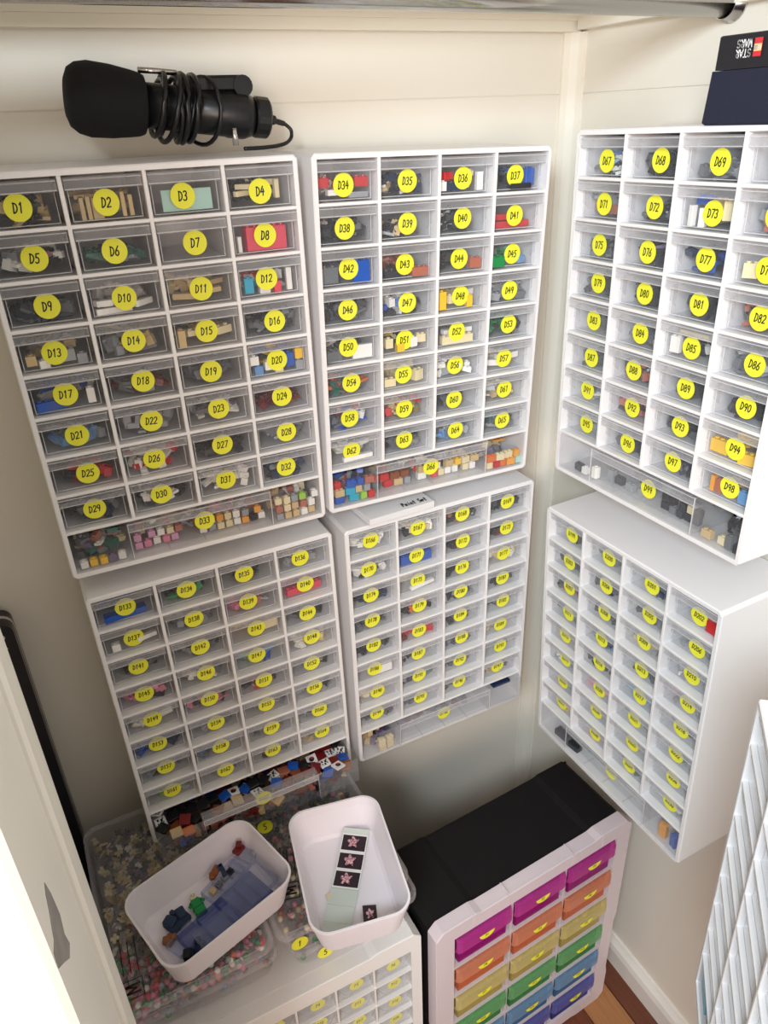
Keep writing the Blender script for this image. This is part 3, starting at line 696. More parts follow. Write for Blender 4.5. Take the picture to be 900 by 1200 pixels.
# cable: loops round the body, then out to the plug
m = MB(); pts = []
for i in range(0, 221):
    t = i / 220; a = t * 2 * math.pi * 9 + 1
    s = .086 + .040 * (0.5 + 0.5 * math.sin(t * 9)) * .9 + .004 * math.sin(a)
    rr = .0285 + .0035 * math.sin(t * 17 + 1) + .002 * math.cos(2 * a)
    p = MA @ Vector((rr * math.cos(a), rr * math.sin(a) * 1.05, s)); p.z = max(p.z, zA + .003)
    pts.append(p)
m.tube(pts, .0026, 8)
pts = [MA @ Vector((.030 * math.cos(a), .031 * math.sin(a), .105 + .038 * math.sin(a * .5))) for a in [x * .25 for x in range(0, 27)]]
for p in pts: p.z = max(p.z, zA + .003)
m.tube(pts, .0022, 8)
tail = [(-.500, -.090, zA + .004), (-.475, -.085, zA + .004), (-.452, -.078, zA + .006), (-.4405, -.070, zA + .011), (-.438, -.067, 1.4785), (-.441, -.066, 1.483), (-.446, -.066, 1.4865)]
cr = []
for i in range(len(tail) - 1):
    for k in range(6):
        u = k / 6; p = [Vector(tail[max(i - 1, 0)]), Vector(tail[i]), Vector(tail[i + 1]), Vector(tail[min(i + 2, len(tail) - 1)])]
        cr.append(0.5 * ((2 * p[1]) + (p[2] - p[0]) * u + (2 * p[0] - 5 * p[1] + 4 * p[2] - p[3]) * u * u + (-p[0] + 3 * p[1] - 3 * p[2] + p[3]) * u ** 3))
m.tube(cr, .0020, 8)
m.build('cable', M_mic, root, root.matrix_world.inverted())
m = MB(); m.loft([[(x, y, 0) for x, y, _ in rrect(.012, .009, .002, 0)], [(x, y, .014) for x, y, _ in rrect(.012, .009, .002, 0)], [(x * .55, y * .6, .017) for x, y, _ in rrect(.012, .009, .002, 0)], [(x * .5, y * .55, .026) for x, y, _ in rrect(.012, .009, .002, 0)]], 0, axisM((-.4705, -.066, 1.4935), (-.444, -.066, 1.4855)))
m.build('cable_plug', M_mic, root, root.matrix_world.inverted())

# ------------------------------------------------------------------ dark blue lidded box on cabinet E
MBx = T(-0.0785, -0.4385, 1.4702) @ Rz(R(-90))
root = empty('lidded_box', MBx, 'dark navy lidded gift box standing upside down on a wall cabinet', 'box')
m = MB(); m.loft([[(x * .985, y * .985, 0) for x, y, _ in rrect(.172, .104, .001, 0, 1)], [(x, y, .002) for x, y, _ in rrect(.176, .104, .001, 0, 1)], [(x, y, .044) for x, y, _ in rrect(.172, .100, .001, 0, 1)]])
m.build('box_body', M_navy, root)
m = MB(); m.loft([[(x, y, .0445) for x, y, _ in rrect(.168, .098, .001, 0, 1)], [(x, y, .0705) for x, y, _ in rrect(.168, .096, .001, 0, 1)], [(x, y, .0715) for x, y, _ in rrect(.166, .094, .001, 0, 1)]])
lid = m.build('box_lid', M_lidb, root)
m = MB(); ML = T(0, -.0492, 0)
Q = T(-.0545, 0, .0598) @ Matrix.Rotation(R(180), 4, 'Y')
write(m, 'STAR', .0060, 0, ML @ Q @ T(0, 0, .0037), wd=.22, slant=0, wx=.78)
write(m, 'WARS', .0060, 0, ML @ Q @ T(0, 0, -.0037), wd=.22, slant=0, wx=.78)
m.box(-.0440, -.0360, -.0002, 0, .0530, .0670, 1, ML)
m.box(-.0438, -.0362, -.0003, 0, .0570, .0625, 2, ML)
write(m, 'LEGO', .0028, 0, ML @ T(-.040, -.0004, .0597) @ Matrix.Rotation(R(180), 4, 'Y'), wd=.3, slant=.1, wx=.7)
m.build('printed_logo', [M_whitep, M_redp, M_yelp], lid)

# ------------------------------------------------------------------ white card packet on cabinet D
Mp = T(-0.350, -0.100, 1.0078) @ Rz(R(2.5))
root = empty('card_packet', Mp, 'flat white card packet with handwriting on top of a wall cabinet', 'packet')
m = MB(); m.bbox(-.052, .050, -.036, .030, 0, .0095, .0006); m.build('packet', M_grey, root)
m = MB(); write(m, 'Paint Set', .010, 0, T(.024, -.023, .0097) @ Matrix.Rotation(R(-90), 4, 'X'), wd=.24, wx=.5); m.build('handwriting', M_ink, root)

# ------------------------------------------------------------------ black case and white board in the left corner
root = empty('black_case', T(-0.89, -0.030, 0), 'tall thin black case standing on end in the closet corner', 'case')
m = MB(); lo = [(x, z) for x, z, _ in rrect(.078, .955, .014, 0, 6)]
m.loft([[(x, -.016, z + .4775) for x, z in lo], [(x, .022, z + .4775) for x, z in lo]]); m.build('case_shell', M_case_b, root)
m = MB()
lo2 = [(x, z) for x, z, _ in rrect(.0795, .9565, .0148, 0, 6)]
m.loft([[(x, .000, z + .4775) for x, z in lo2], [(x, .006, z + .4775) for x, z in lo2]]); m.build('metal_edge', M_chrome, root)
m = MB(); write(m, 'P', .012, 0, T(.0255, -.0163, .934), wd=.16)
for a, b, z0, z1 in [(.0, .0245, .770, .902), (.0, .0265, .60, .762)]:
    t = .0005
    m.box(b - t, b, -.0163, -.016, z0, z1); m.box(a, b, -.0163, -.016, z1 - t, z1); m.box(a, b, -.0163, -.016, z0, z0 + t)
m.box(.020, .0275, -.0163, -.016, .920, .9207)
m.build('printed_lines', [M_whitep], root)
m = MB(); m.bbox(-.933, -.853, -.170, -.150, 0, .686, .002)
tag(m.build('white_board', M_grey), 'pale board standing between the black case and the door casing', 'board')

# ------------------------------------------------------------------ rainbow drawer unit
def hexm(h): return srgb(h)[:3]
P_FL = Vector((-.444, -.384, 0)); P_FR = Vector((-.068, -.360, 0)); ang = math.atan2(P_FR.y - P_FL.y, P_FR.x - P_FL.x)
UW, UH, UD = .377, .490, .150
def wavy(w, h, notch=.0035):
    """outline of the unit's front frame with its stepped edges, in (x,z), counted from the bottom middle"""
    hw = w / 2; c = .012; n = notch; p = []
    def side(a, b, steps, out):
        return steps
    ztab = [0.16, 0.20, 0.47, 0.51, 0.78, 0.82]
    xt = [0.18, 0.21, 0.79, 0.82]
    p += [(-hw + c, 0)] + [(-hw + w * t, n if i in (1, 2) else 0) for i, t in enumerate(xt)] + [(hw - c, 0), (hw, c)]
    p += [(hw - (n if i in (1, 2) or i in (5,) else 0), h * t) for i, t in enumerate(ztab)][:4] + [(hw, h * .78), (hw, h - c), (hw - c, h)]
    p += [(hw - w * t, h - (n if i in (1, 2) else 0)) for i, t in enumerate(xt)] + [(-hw + c, h), (-hw, h - c), (-hw, h * .78)]
    p += [(-hw + (n if i in (1, 2) else 0), h * t) for i, t in enumerate(ztab)][:4][::-1]
    return p + [(-hw, c)]
def shell(name_, w, h, depth, matf, matb, x_in, z0, z1, Mu, label, group, cols, rows, back_inset, barw, parts):
    root = empty(name_, Mu, label, 'drawer unit', group)
    out = wavy(w, h); n = len(out)
    xi = w / 2 - x_in
    # inner opening sampled to the same count
    def inner_pt(p):
        x = max(-xi, min(xi, p[0] * (xi / (w / 2)) * 1.04)); z = z0 + (z1 - z0) * (p[1] / h); z = max(z0, min(z1, z0 + (z - z0)))
        if abs(p[1]) < .02: z = z0
        if abs(p[1] - h) < .02: z = z1
        if abs(abs(p[0]) - w / 2) < .006: x = math.copysign(xi, p[0])
        return (x, z)
    inn = [inner_pt(p) for p in out]
    L = lambda r, y: [(x, y, z) for x, z in r]
    m = MB(); m.loft([L(out, .022), L(out, .0015), L([(x * .996, h / 2 + (z - h / 2) * .997) for x, z in out], 0), L(inn, 0), L(inn, .022)], close=True)
    m.build('front_frame', matf, root)
    m = MB(); o2 = [(x * (1 - back_inset), .003 + z * (1 - back_inset)) for x, z in out]
    t = .004
    i2 = [(x * .975, h / 2 + (z - h / 2) * .98) for x, z in o2]
    m.loft([L(o2, .0225), L(o2, depth), L(i2, depth), L(i2, .0225)], close=True); m.box(-w / 2 + .006, w / 2 - .006, depth - .004, depth - .001, .006, h - .006)
    m.build('outer_shell', matb, root)
    pw = 2 * xi / cols; ph = (z1 - z0) / rows
    mb = MB(); mb.box(-xi - .004, xi + .004, .001, depth - .006, -barw / 2, barw / 2); ms = mb.mesh('shelf', [parts[0]])
    for r in range(1, rows): link('shelf', ms, root, T(0, 0, z0 + r * ph))
    mb = MB(); mb.box(-barw / 2, barw / 2, .002, depth - .006, z0, z1); md = mb.mesh('divider', [parts[0]])
    for c_ in range(1, cols): link('divider', md, root, T(-xi + c_ * pw, 0, 0))
    return root, xi, pw, ph
Mu = Matrix.Translation(P_FL.lerp(P_FR, .5)) @ Rz(ang)
root, xi, pw, ph = shell('drawer_unit', UW, UH, UD, M_frost, M_black, .031, .032, .462, Mu, 'black-topped drawer unit with rainbow coloured drawers standing on the floor', None, 3, 6, .012, .0055, [clear('shelf_frosted', '#eadfe2', .6, .3)])
RC = [('#b81f92', '#dc4fb4', 'magenta'), ('#e88a60', '#f2a884', 'orange'), ('#dccb80', '#ecdf9c', 'yellow'), ('#5fae68', '#8acd8e', 'green'), ('#6090bd', '#8fb8da', 'blue'), ('#5055ac', '#7b80cc', 'indigo')]
def color_drawer_mesh(pw, ph, mt, mh, depth):
    m = MB(); hw = pw / 2 - .0035; h = ph - .0062; r = .006
    # bulging handle half
    up = [(.004, h * .46), (-.006, h * .52), (-.0085, h * .60), (-.0080, h * .92), (-.004, h), (.006, h), (.006, h * .96), (-.002, h * .94), (-.0055, h * .88), (-.0058, h * .62), (.004, h * .50)]
    def q(x, sc): return [(x, y if y > 0 else y * sc, z) for y, z in up]
    m.loft([q(-hw, .2), q(-hw + .002, .8), q(-hw + .006, 1), q(hw - .006, 1), q(hw - .002, .8), q(hw, .2)], 1)
    hb = hw - .006; t = .0012
    lo = [(.0005, h * .5), (.0005, .004), (.003, .001), (depth, .001), (depth, .001 + t), (.0040, .001 + t), (.0017, .005), (.0017, h * .5)]
    m.prism(lo, -hb, hb)
    m.box(-hb, -hb + t, .002, depth, .002, h * .95); m.box(hb - t, hb, .002, depth, .002, h * .95); m.box(-hb, hb, depth - t, depth, .002, h * .9)
    return m.mesh('drawer', [mt, mh])
for r in range(6):
    mt = clear('drawer_' + RC[r][2], RC[r][0], .40 if r < 2 else .34, .25, tint=tuple(min(1, x * .55 + .45) for x in hexm(RC[r][0])))
    mh = clear('handle_' + RC[r][2], RC[r][1], .30, .25, tint=tuple(min(1, x * .5 + .5) for x in hexm(RC[r][1])))
    md = color_drawer_mesh(pw, ph, mt, mh, .125)
    for k in range(3):
        z = .462 - (r + 1) * ph + .0032
        d = link('drawer', md, root, T(-xi + pw * (k + .5), .0015, z)); d['label'] = '%s see-through drawer' % RC[r][2]
        st = MB(); n = 20; rr = .0105; prof = []
        # sticker wraps the handle bulge
        pts = [((rr + .003) * math.cos(math.pi * (1 + i / (n - 1))), (rr) * math.sin(math.pi * (1 + i / (n - 1)))) for i in range(n)]
        st.loft([[(x, -.0086, z_) for x, z_ in pts][::-1], [(x, -.0088, z_) for x, z_ in pts][::-1]])
        write(st, 'P%d' % (r * 3 + k + 1), .0055, 1, T(0, -.0089, -.004), wd=.2)
        link('sticker', st.mesh('sticker', [M_yel, M_ink]), d, T(0, 0, (ph - .0062) * .78))
rb = MB()
for t_ in (-.062, .062, -.125, .125):
    rb.box(t_ - .0006, t_ + .0006, -.0006, .0004, .464, .4895); rb.box(t_ - .0006, t_ + .0006, .0, .021, .4890, .4905)
rb.build('frame_ribs', M_frost, root)
for r in range(6):
    for k in range(3):
        z = .462 - (r + 1) * ph + .0032
        pile('toy_brick_pile', Mu @ T(-xi + pw * (k + .5), .004, z), -.044, .044, .012, .09, .003, .030, 22, ['KvG', 'NsG', 'ytG', 'EeG', 'nBG', 'nvK'][r],
             'toy bricks inside the %s drawer, %s column of the rainbow unit' % (RC[r][2], ['first', 'middle', 'last'][k]), None, seed=500 + r * 3 + k)

# ------------------------------------------------------------------ white many-drawer unit under the clear boxes
WU = T(-.457 - UW / 2, -.365, 0)
M_ws = mat('unit_white', '#edebe8', .4)
root, xi, pw, ph = shell('drawer_unit', UW, UH, .31, M_ws, M_ws, .017, .015, .457, WU, 'white unit of small clear drawers standing under the clear bead boxes', None, 6, 10, .004, .003, [M_ws])
def small_drawer_mesh(pw, ph, depth):
    m = MB(); hw = pw / 2 - .002; h = ph - .004; t = .001
    pr = [(.012, h), (.001, h), (0, h * .80), (0, h * .40), (.002, h * .12), (.006, .001)]
    m.sheet(pr, -t, -hw, hw)
    m.box(-hw, hw, .012, depth, .001, .001 + t); m.box(-hw, -hw + t, .008, depth, .002, h * .9); m.box(hw - t, hw, .008, depth, .002, h * .9)
    m.tube([(-hw + .003, -.0006, h * .78), (-hw + .012, -.0012, h * .42), (hw - .012, -.0012, h * .42), (hw - .003, -.0006, h * .78)], .0007, 6)
    return m.mesh('drawer', [M_clear])
md = small_drawer_mesh(pw, ph, .12)
for r in range(10):
    for k in range(6):
        d = link('drawer', md, root, T(-xi + pw * (k + .5), .003, .457 - (r + 1) * ph + .002))
        link('sticker', sticker_mesh(['B%d', 'P%d'][1] % (r * 6 + k + 1), r=.0105, h=.006), d, T(.003, .0030, ph * .5))

# ------------------------------------------------------------------ clear compartment boxes with lids
def organiser(cx, cy, w, d, z, h, label, group, logo=None, seed=0, cols_='', flowers=False, stick=None, nx=3, ny=4, rot=0):
    Mo = T(cx, cy, z) @ Rz(R(rot))
    root = empty('organiser_box', Mo, label, 'storage box', group)
    m = MB(); r = .016; t = .0012
    hb = h - .010
    o0, o1 = rrect(w - .016, d - .016, r, 0), rrect(w - .008, d - .008, r, hb)
    i1, i0 = rrect(w - .008 - 2 * t, d - .008 - 2 * t, r, hb), rrect(w - .016 - 2 * t, d - .016 - 2 * t, r, t)
    m.loft([o0, o1, i1, i0], cap0=True, cap1=True); m.build('box_body', M_box, root)
    m = MB(); m.loft([rrect(w - .006, d - .006, r, hb + .0003), rrect(w, d, r + .002, hb + .001), rrect(w, d, r + .002, h - .002), rrect(w - .003, d - .003, r, h), rrect(w - .012, d - .012, r - .002, h), rrect(w - .014, d - .014, r - .002, h - .003)], cap0=False, cap1=False)
    m.build('lid_rim', M_rimc, root)
    m = MB(); m.loft([rrect(w - .014, d - .014, r - .002, h - .0045), rrect(w - .014, d - .014, r - .002, h - .0032)])
    lid = m.build('lid', M_lid, root)
    m = MB()
    for i in range(1, nx): x = -w / 2 + .008 + (w - .016) * i / nx; m.box(x - .0005, x + .0005, -d / 2 + .01, d / 2 - .01, .002, hb - .002)
    for j in range(1, ny): y = -d / 2 + .008 + (d - .016) * j / ny; m.box(-w / 2 + .01, w / 2 - .01, y - .0005, y + .0005, .002, hb - .002)
    m.build('compartment_walls', M_box, root)
    if logo:
        m = MB(); lx, ly, a = logo; Q = T(lx, ly, h - .0030) @ Rz(R(a)); s = .0125; t = .0012
        for x0, x1, y0, y1 in ((-s, s, -s, -s + t), (-s, s, s - t, s), (-s, -s + t, -s, s), (s - t, s, -s, s)): m.box(x0, x1, y0, y1, 0, .0002, 0, Q)
        write(m, 'M', .016, 0, Q @ Matrix.Rotation(R(-90), 4, 'X') @ T(0, -.0002, 0), wd=.24, slant=0, wx=.9)
        for i, (yy, ll) in enumerate([(.034, .05), (.041, .044), (.050, .052)]):   # lines of small print
            m.box(.020, .020 + ll, -.010 + i * .009, -.0088 + i * .009, 0, .0002, 0, Q)
        m.build('lid_print', M_ink, lid)
    if stick:
        for (sx, sy, sz, txt, flat) in stick:
            Q = T(sx, sy, sz) @ (Matrix.Rotation(R(-90), 4, 'X') if flat else Matrix.Identity(4))
            link('sticker', sticker_mesh(txt, r=.0115, h=.010), lid if flat else root, Q)
    return root, Mo
def beads(Mo, x0, x1, y0, y1, zt, n, colours, label, seed, flower=False, rad=.0042):
    rnd = random.Random(seed); m = MB(); cs = sorted(set(colours))
    for i in range(n):
        x, y = rnd.uniform(x0, x1), rnd.uniform(y0, y1); z = rnd.uniform(.003, zt); ci = cs.index(rnd.choice(colours))
        Q = T(x, y, z) @ Euler((rnd.uniform(-1, 1), rnd.uniform(-1, 1), rnd.uniform(0, 6.3)), 'XYZ').to_matrix().to_4x4()
        if flower:
            for k in range(4):
                a = k * math.pi / 2 + .4; m.box(.0008, .0058, -.0020, .0020, 0, .0026, ci, Q @ Rz(a))
        else:
            m.lathe([(-rad * .8, rad * .35), (-rad * .6, rad * .85), (0, rad), (rad * .6, rad * .85), (rad * .8, rad * .35)], 8, ci, Q)
    o = m.build('bead_pile', [pm(q) for q in cs]); o.matrix_world = Mo
    return tag(o, label, 'beads', None, 'stuff')
G4 = None
r1, M1 = organiser(-.744, -.1850, .196, .288, .4905, .040, 'lower clear box of mixed beads, under the box of pale flower beads', G4)
r2, M2 = organiser(-.7510, -.1900, .199, .302, .5315, .040, 'clear box of pale flower beads under the white bin of blue trays', G4, logo=(-.072, -.118, 88), stick=[(-.052, -.007, .0370, '7', True)])
r3, M3 = organiser(-.5385, -.1900, .190, .300, .4905, .038, 'clear box with sticker 5, lower of the stack under the bin of picture labels', G4, stick=[(-.050, -.1485, .016, '5', False), ], )
r4, M4 = organiser(-.5510, -.1900, .194, .296, .5300, .040, 'clear box of dark toy pieces under the white bin of picture labels', G4, logo=(-.058, -.085, 75), stick=[(-.070, -.1475, .018, '1', False), (-.055, .030, .0370, '5', True)])
beads(M1, -.085, .085, -.130, .130, .022, 420, 'eEgGpqoKnB', 'mixed beads filling the lower clear box beside the door casing', 41)
beads(M2, -.088, .088, -.138, -.060, .026, 420, 'pqpowGemE', 'pink, orange and green beads in the clear box below the bin of blue trays', 42)
beads(M2, -.088, .088, -.050, .138, .027, 520, 'ctwtGcvgg', 'cream flower-shaped toy pieces in the clear box next to the black case', 43, True)
beads(M3, -.082, .082, -.136, .136, .020, 420, 'veGGoKKl', 'grey and mauve beads in the lower clear box nearest the black-topped unit', 44)
beads(M4, -.084, .084, -.134, .134, .024, 480, 'ptKvGgKcs', 'dark and dusty pink toy pieces in the clear box under the bin of picture labels', 45)

# ------------------------------------------------------------------ two white bins
def white_bin(Mo, w, d, h, label, group):
    root = empty('storage_bin', Mo, label, 'bin', group)
    m = MB(); r = .026; t = .0018
    L = lambda dw, z, rr=0: rrect(w - dw, d - dw, r - dw * .25, z, 8)
    m.loft([L(.034, 0), L(.027, .0015), L(.023, .005), L(.006, h - .010), L(.0045, h - .0095), L(.0015, h - .002), L(.0015, h), L(.0045 + 2 * t - .0015, h), L(.0095 + 2 * t - .003, h - .012), L(.023 + 2 * t, .007), L(.034, .003)], smooth=False)
    m.build('bin_shell', M_bin, root)
    return root
B1 = T(-.709, -.2655, .5735) @ Rz(R(16.8)); B2 = T(-.5375, -.3110, .5735) @ Rz(R(79.4))
white_bin(B1, .187, .134, .0565, 'white plastic bin holding blue trays and toy figures', None)
white_bin(B2, .190, .131, .0565, 'white plastic bin holding a strip of flower picture labels', None)
def tr(Mo, x, y, z, rz, tx=0, ty=0): return Mo @ T(x, y, z) @ Euler((R(tx), R(ty), R(rz)), 'XYZ').to_matrix().to_4x4()
M_tray = clear('tray_blue', '#5a68a8', .30, .15, tint=(.78, .82, .98)); M_trayc = clear('tray_clear', '#bcc2d4', .14, .12, tint=(.95, .96, 1))
def tray(Mo, lx, ly, lz, mt, label, n, group='clear trays in the white bin'):
    root = empty('plastic_tray', Mo, label, 'tray', group)
    m = MB(); t = .0008
    m.box(-lx / 2, lx / 2, -ly / 2, ly / 2, 0, t)
    for a, b, c, d in ((-lx / 2, lx / 2, -ly / 2, -ly / 2 + t), (-lx / 2, lx / 2, ly / 2 - t, ly / 2), (-lx / 2, -lx / 2 + t, -ly / 2 + t, ly / 2 - t), (lx / 2 - t, lx / 2, -ly / 2 + t, ly / 2 - t)): m.box(a, b, c, d, t, lz)
    m.build('tray_shell', mt, root)
    m = MB()
    for i in range(1, n): m.box(-lx / 2 + lx * i / n - .0004, -lx / 2 + lx * i / n + .0004, -ly / 2 + t, ly / 2 - t, t, lz * .9)
    m.build('tray_dividers', mt, root)
    return root
# bin floor at z=.0032 above the bin base
tray(tr(B1, .006, -.022, .0085, 6, 0, 0), .118, .050, .012, M_tray, 'long blue see-through tray under the clear ones in the white bin', 4)
tray(tr(B1, .046, -.018, .0240, 8, 3, -2), .062, .044, .010, M_trayc, 'clear tray with two halves resting on the blue tray, higher end', 2)
tray(tr(B1, -.014, -.036, .0235, 4, 2, 2), .056, .032, .006, M_trayc, 'clear shallow tray resting on the low end of the blue tray', 1)
tray(tr(B1, .030, .024, .0085, 14, 4, 0), .060, .026, .010, M_trayc, 'clear tray of grey pieces next to the green toy figure', 3)
tray(tr(B1, .066, .030, .0130, 18, 0, -6), .034, .026, .008, M_trayc, 'small clear tray of red pieces at the far end of the bin', 2)
tray(tr(B1, -.048, -.010, .0100, 14, 0, 0), .040, .026, .007, M_trayc, 'clear tray of dusty pink pieces near the brown hair piece', 1)
def figure(Mo, colr, face, label):
    root = empty('toy_figure', Mo, label, 'toy figure')
    m = MB(); m.loft([rrect(.015, .009, .001, 0, 1), rrect(.014, .008, .001, .010, 1)]); m.build('legs', pm(colr), root)
    m = MB(); m.loft([rrect(.0155, .009, .001, .0105, 1), rrect(.011, .008, .001, .0235, 1)]); m.build('torso', pm(colr), root)
    m = MB()
    for s in (-1, 1): m.tube([(s * .006, 0, .022), (s * .0095, -.002, .017), (s * .009, -.006, .013)], .0019, 8)
    m.build('arms', pm(colr), root)
    m = MB(); m.lathe([(.0236, .003), (.0245, .0045), (.031, .0045), (.0325, .003), (.034, .0022)], 14); hd = m.build('head', pm(face), root)
    m = MB(); m.box(-.0025, -.0012, -.0047, -.0044, .0285, .0297); m.box(.0012, .0025, -.0047, -.0044, .0285, .0297); m.box(-.0015, .0015, -.0047, -.0044, .0262, .0267); m.build('printed_face', M_ink, hd)
    return root
figure(tr(B1, -.0125, .020, .0085, -8, -90, 0) @ T(0, 0, -.012), 'e', 'c', 'green toy figure lying on its back in the white bin')
def lump(Mo, pts, mt, name, label, cat='toy piece'):
    m = MB()
    for (x, y, z, a, b, c, rz) in pts: m.bbox(-a, a, -b, b, 0, 2 * c, min(a, b, c) * .4, 0, T(x, y, z) @ Rz(R(rz)))
    o = m.build(name, mt); o.matrix_world = Mo
    return tag(o, label, cat)
lump(tr(B1, -.042, .022, .0040, 10), [(0, 0, 0, .015, .011, .004, 0), (-.008, .004, .004, .007, .008, .005, 20), (.008, .002, .005, .006, .008, .004, -15), (.002, .011, .004, .003, .004, .004, 10)], mat('cloth_blue', '#26364f', .8, bump=.4, bscale=300), 'toy_cape', 'crumpled dark blue toy cape in the white bin')
lump(tr(B1, -.062, .006, .0040, 25), [(0, 0, 0, .007, .006, .005, 0), (-.003, .002, .005, .005, .005, .003, 30), (.004, -.004, .003, .004, .004, .004, 50)], mat('hair_brown', '#8a5330', .5), 'toy_hair', 'brown toy hair piece next to the dark blue cape')
lump(tr(B1, -.058, -.036, .0040, 38), [(0, 0, 0, .013, .007, .004, 0), (.006, .004, .006, .006, .006, .004, 15), (-.007, -.002, .007, .005, .004, .003, -10)], pm('k'), 'toy_weapon', 'black boxy toy part at the near end of the white bin')
lump(tr(B1, -.040, -.030, .0040, 35), [(0, 0, 0, .008, .006, .006, 0), (.004, .004, .010, .004, .004, .003, 30)], pm('n'), 'toy_figure_part', 'navy toy figure part wedged beside the blue tray')
lump(tr(B1, .028, .040, .0180, 30), [(0, 0, 0, .009, .005, .003, 0), (-.008, 0, .0, .005, .004, .004, 30)], pm('N'), 'toy_animal', 'small brown toy animal lying on a clear tray')
lump(tr(B1, .036, .034, .0190, 80), [(0, 0, 0, .010, .003, .003, 0), (.006, .002, .002, .003, .004, .002, 20)], pm('n'), 'toy_tool', 'thin navy toy tool across the clear trays')
lump(tr(B1, .068, .042, .0240, 20), [(0, 0, 0, .008, .006, .003, 0), (.004, .002, .004, .005, .004, .003, 30), (-.006, -.002, .003, .004, .003, .002, 60)], pm('R'), 'toy_piece', 'dark red toy piece at the far end of the white bin')
for i in range(4):
    brick(tr(B1, .012 + i * .011, .022 + i * .003, .0100, 14), (.008, .008, .006), 'tgGk'[i], PN['tgGk'[i]] + ' toy stud piece in the clear tray beside the green figure', None)
# strip of picture labels, curling up
M_paper = mat('label_backing', '#cfd8d0', .45); M_pic = mat('picture_dark', '#2a1a26', .5)
def crystal_mat():
    m = mat('picture_flower', '#c98a9c', .5)
    nt = m.node_tree; b = nt.nodes['Principled BSDF']; tc = nt.nodes.new('ShaderNodeTexCoord'); n = nt.nodes.new('ShaderNodeTexNoise')
    n.inputs['Scale'].default_value = 420; n.inputs['Detail'].default_value = 3
    r = nt.nodes.new('ShaderNodeValToRGB'); r.color_ramp.elements[0].color = srgb('#6a2f4a'); r.color_ramp.elements[1].color = srgb('#f0c0c4')
    r.color_ramp.elements[0].position = .38; r.color_ramp.elements[1].position = .6
    nt.links.new(tc.outputs['Object'], n.inputs['Vector']); nt.links.new(n.outputs['Fac'], r.inputs[0]); nt.links.new(r.outputs[0], b.inputs['Base Color'])
    return m
M_cry = crystal_mat()
def flower(m, cx, y, z, s, mi):
    n = 18; rnd = random.Random(int(cx * 1e4)); 
    pts = []
    for i in range(n):
        a = 2 * math.pi * i / n; rr = s * (.75 + .25 * math.sin(5 * a + 1)) * (1 if i % 2 else .85)
        pts.append((cx + rr * math.cos(a), y + rr * .82 * math.sin(a), z))
    m.add(pts, [tuple(range(n))], mi)
def strip_z(s): return .0062 + .010 * (s ** 2)
SR = B2 @ T(.006, .001, .0012) @ Rz(R(-25)) @ Matrix.Diagonal((1.12, 1.2, 1.0, 1.0))
root = empty('label_strip', SR, 'curling strip of picture labels on pale backing in the white bin', 'label sheet')
m = MB(); N = 24; hw = .0155; L0, L1 = -.068, .066
def zc(x): t = (x - L0) / (L1 - L0); return .0046 + .012 * max(0, t - .35) ** 2 * 2
for i in range(N):
    a = L0 + (L1 - L0) * i / N; b = L0 + (L1 - L0) * (i + 1) / N
    m.add([(a, -hw, zc(a)), (b, -hw, zc(b)), (b, hw, zc(b)), (a, hw, zc(a)), (a, -hw, zc(a) + .0006), (b, -hw, zc(b) + .0006), (b, hw, zc(b) + .0006), (a, hw, zc(a) + .0006)],
          [(0, 3, 2, 1), (4, 5, 6, 7), (0, 1, 5, 4), (2, 3, 7, 6), (1, 2, 6, 5), (3, 0, 4, 7)])
m.build('backing', M_paper, root)
m = MB()
for x in (-.055, -.034, -.013): m.box(x - .0001, x + .0001, -hw, hw, zc(x) + .0006, zc(x) + .00075)
m.build('cut_line', mat('cut_line', '#9aa59c', .6), root)
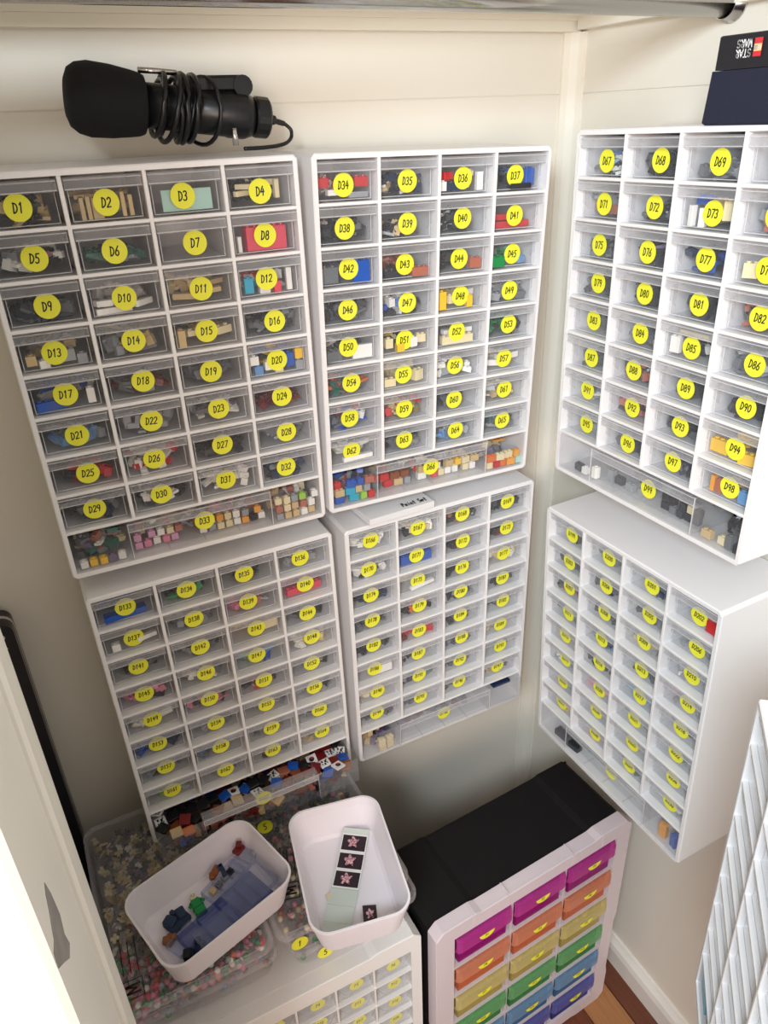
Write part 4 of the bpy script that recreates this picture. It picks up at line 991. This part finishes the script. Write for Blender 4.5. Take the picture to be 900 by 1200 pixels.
for k, (a, b) in enumerate([(-.010, .0095), (.0135, .033), (.037, .0565)]):
    m = MB(); n = 6
    for i in range(n):
        u, v = a - .0018 + (b - a + .0036) * i / n, a - .0018 + (b - a + .0036) * (i + 1) / n
        m.add([(u, -hw + .0006, zc(u) + .0008), (v, -hw + .0006, zc(v) + .0008), (v, hw - .0006, zc(v) + .0008), (u, hw - .0006, zc(u) + .0008)], [(0, 1, 2, 3)], 2)
    for i in range(n):
        u, v = a + (b - a) * i / n, a + (b - a) * (i + 1) / n
        m.add([(u, -hw + .0015, zc(u) + .0010), (v, -hw + .0015, zc(v) + .0010), (v, hw - .0015, zc(v) + .0010), (u, hw - .0015, zc(u) + .0010)], [(0, 1, 2, 3)], 0)
    flower(m, (a + b) / 2, .001, zc(b) + .0013, .0098, 1)
    m.build('picture_label', [M_pic, M_cry, M_whitep], root)
m = MB(); m.box(-.009, .009, -.0075, .0075, 0, .0006, 0); flower(m, 0, 0, .0008, .0068, 1)
o = m.build('picture_label', [M_pic, M_cry]); o.matrix_world = tr(B2, -.050, -.016, .0052, -10, 6, -8) @ Matrix.Diagonal((1.2, 1.2, 1.0, 1.0))
tag(o, 'single loose picture label lying beside the label strip', 'label')
m = MB(); m.bbox(-.004, .004, -.003, .003, 0, .003, .0004); o = m.build('toy_stud', pm('c')); o.matrix_world = tr(B2, -.010, .030, .0040, 10)
tag(o, 'tiny cream toy piece lying alone in the white bin of labels', 'toy piece')
for q in bpy.data.objects:
    pass

# ------------------------------------------------------------------ open closet door carrying the edge-on cabinet
GM = CABS['G']['M']; u = (GM.to_3x3() @ Vector((1, 0, 0))); yv = (GM.to_3x3() @ Vector((0, 1, 0)))
bc = GM.translation; un = Vector((u.x, u.y, 0)).normalized(); yn = Vector((-un.y, un.x, 0)); yn = yn if yn.dot(yv) > 0 else -yn
Md = Matrix((un, yn, Vector((0, 0, 1)))).transposed().to_4x4(); Md.translation = Vector((bc.x, bc.y, 0)) + yn * .042
m = MB(); m.box(-.235, .30, .0, .030, .01, 1.62)
for z0, z1 in ((.10, .72), (.82, 1.50)):
    m.box(-.19, .26, -.004, 0, z0, z0 + .02); m.box(-.19, .26, -.004, 0, z1 - .02, z1); m.box(-.19, -.17, -.004, 0, z0, z1); m.box(.24, .26, -.004, 0, z0, z1)
o = m.build('door_1', M_case); o.matrix_world = Md; tag(o, 'white open closet door that carries a drawer cabinet', 'door', kind='structure')
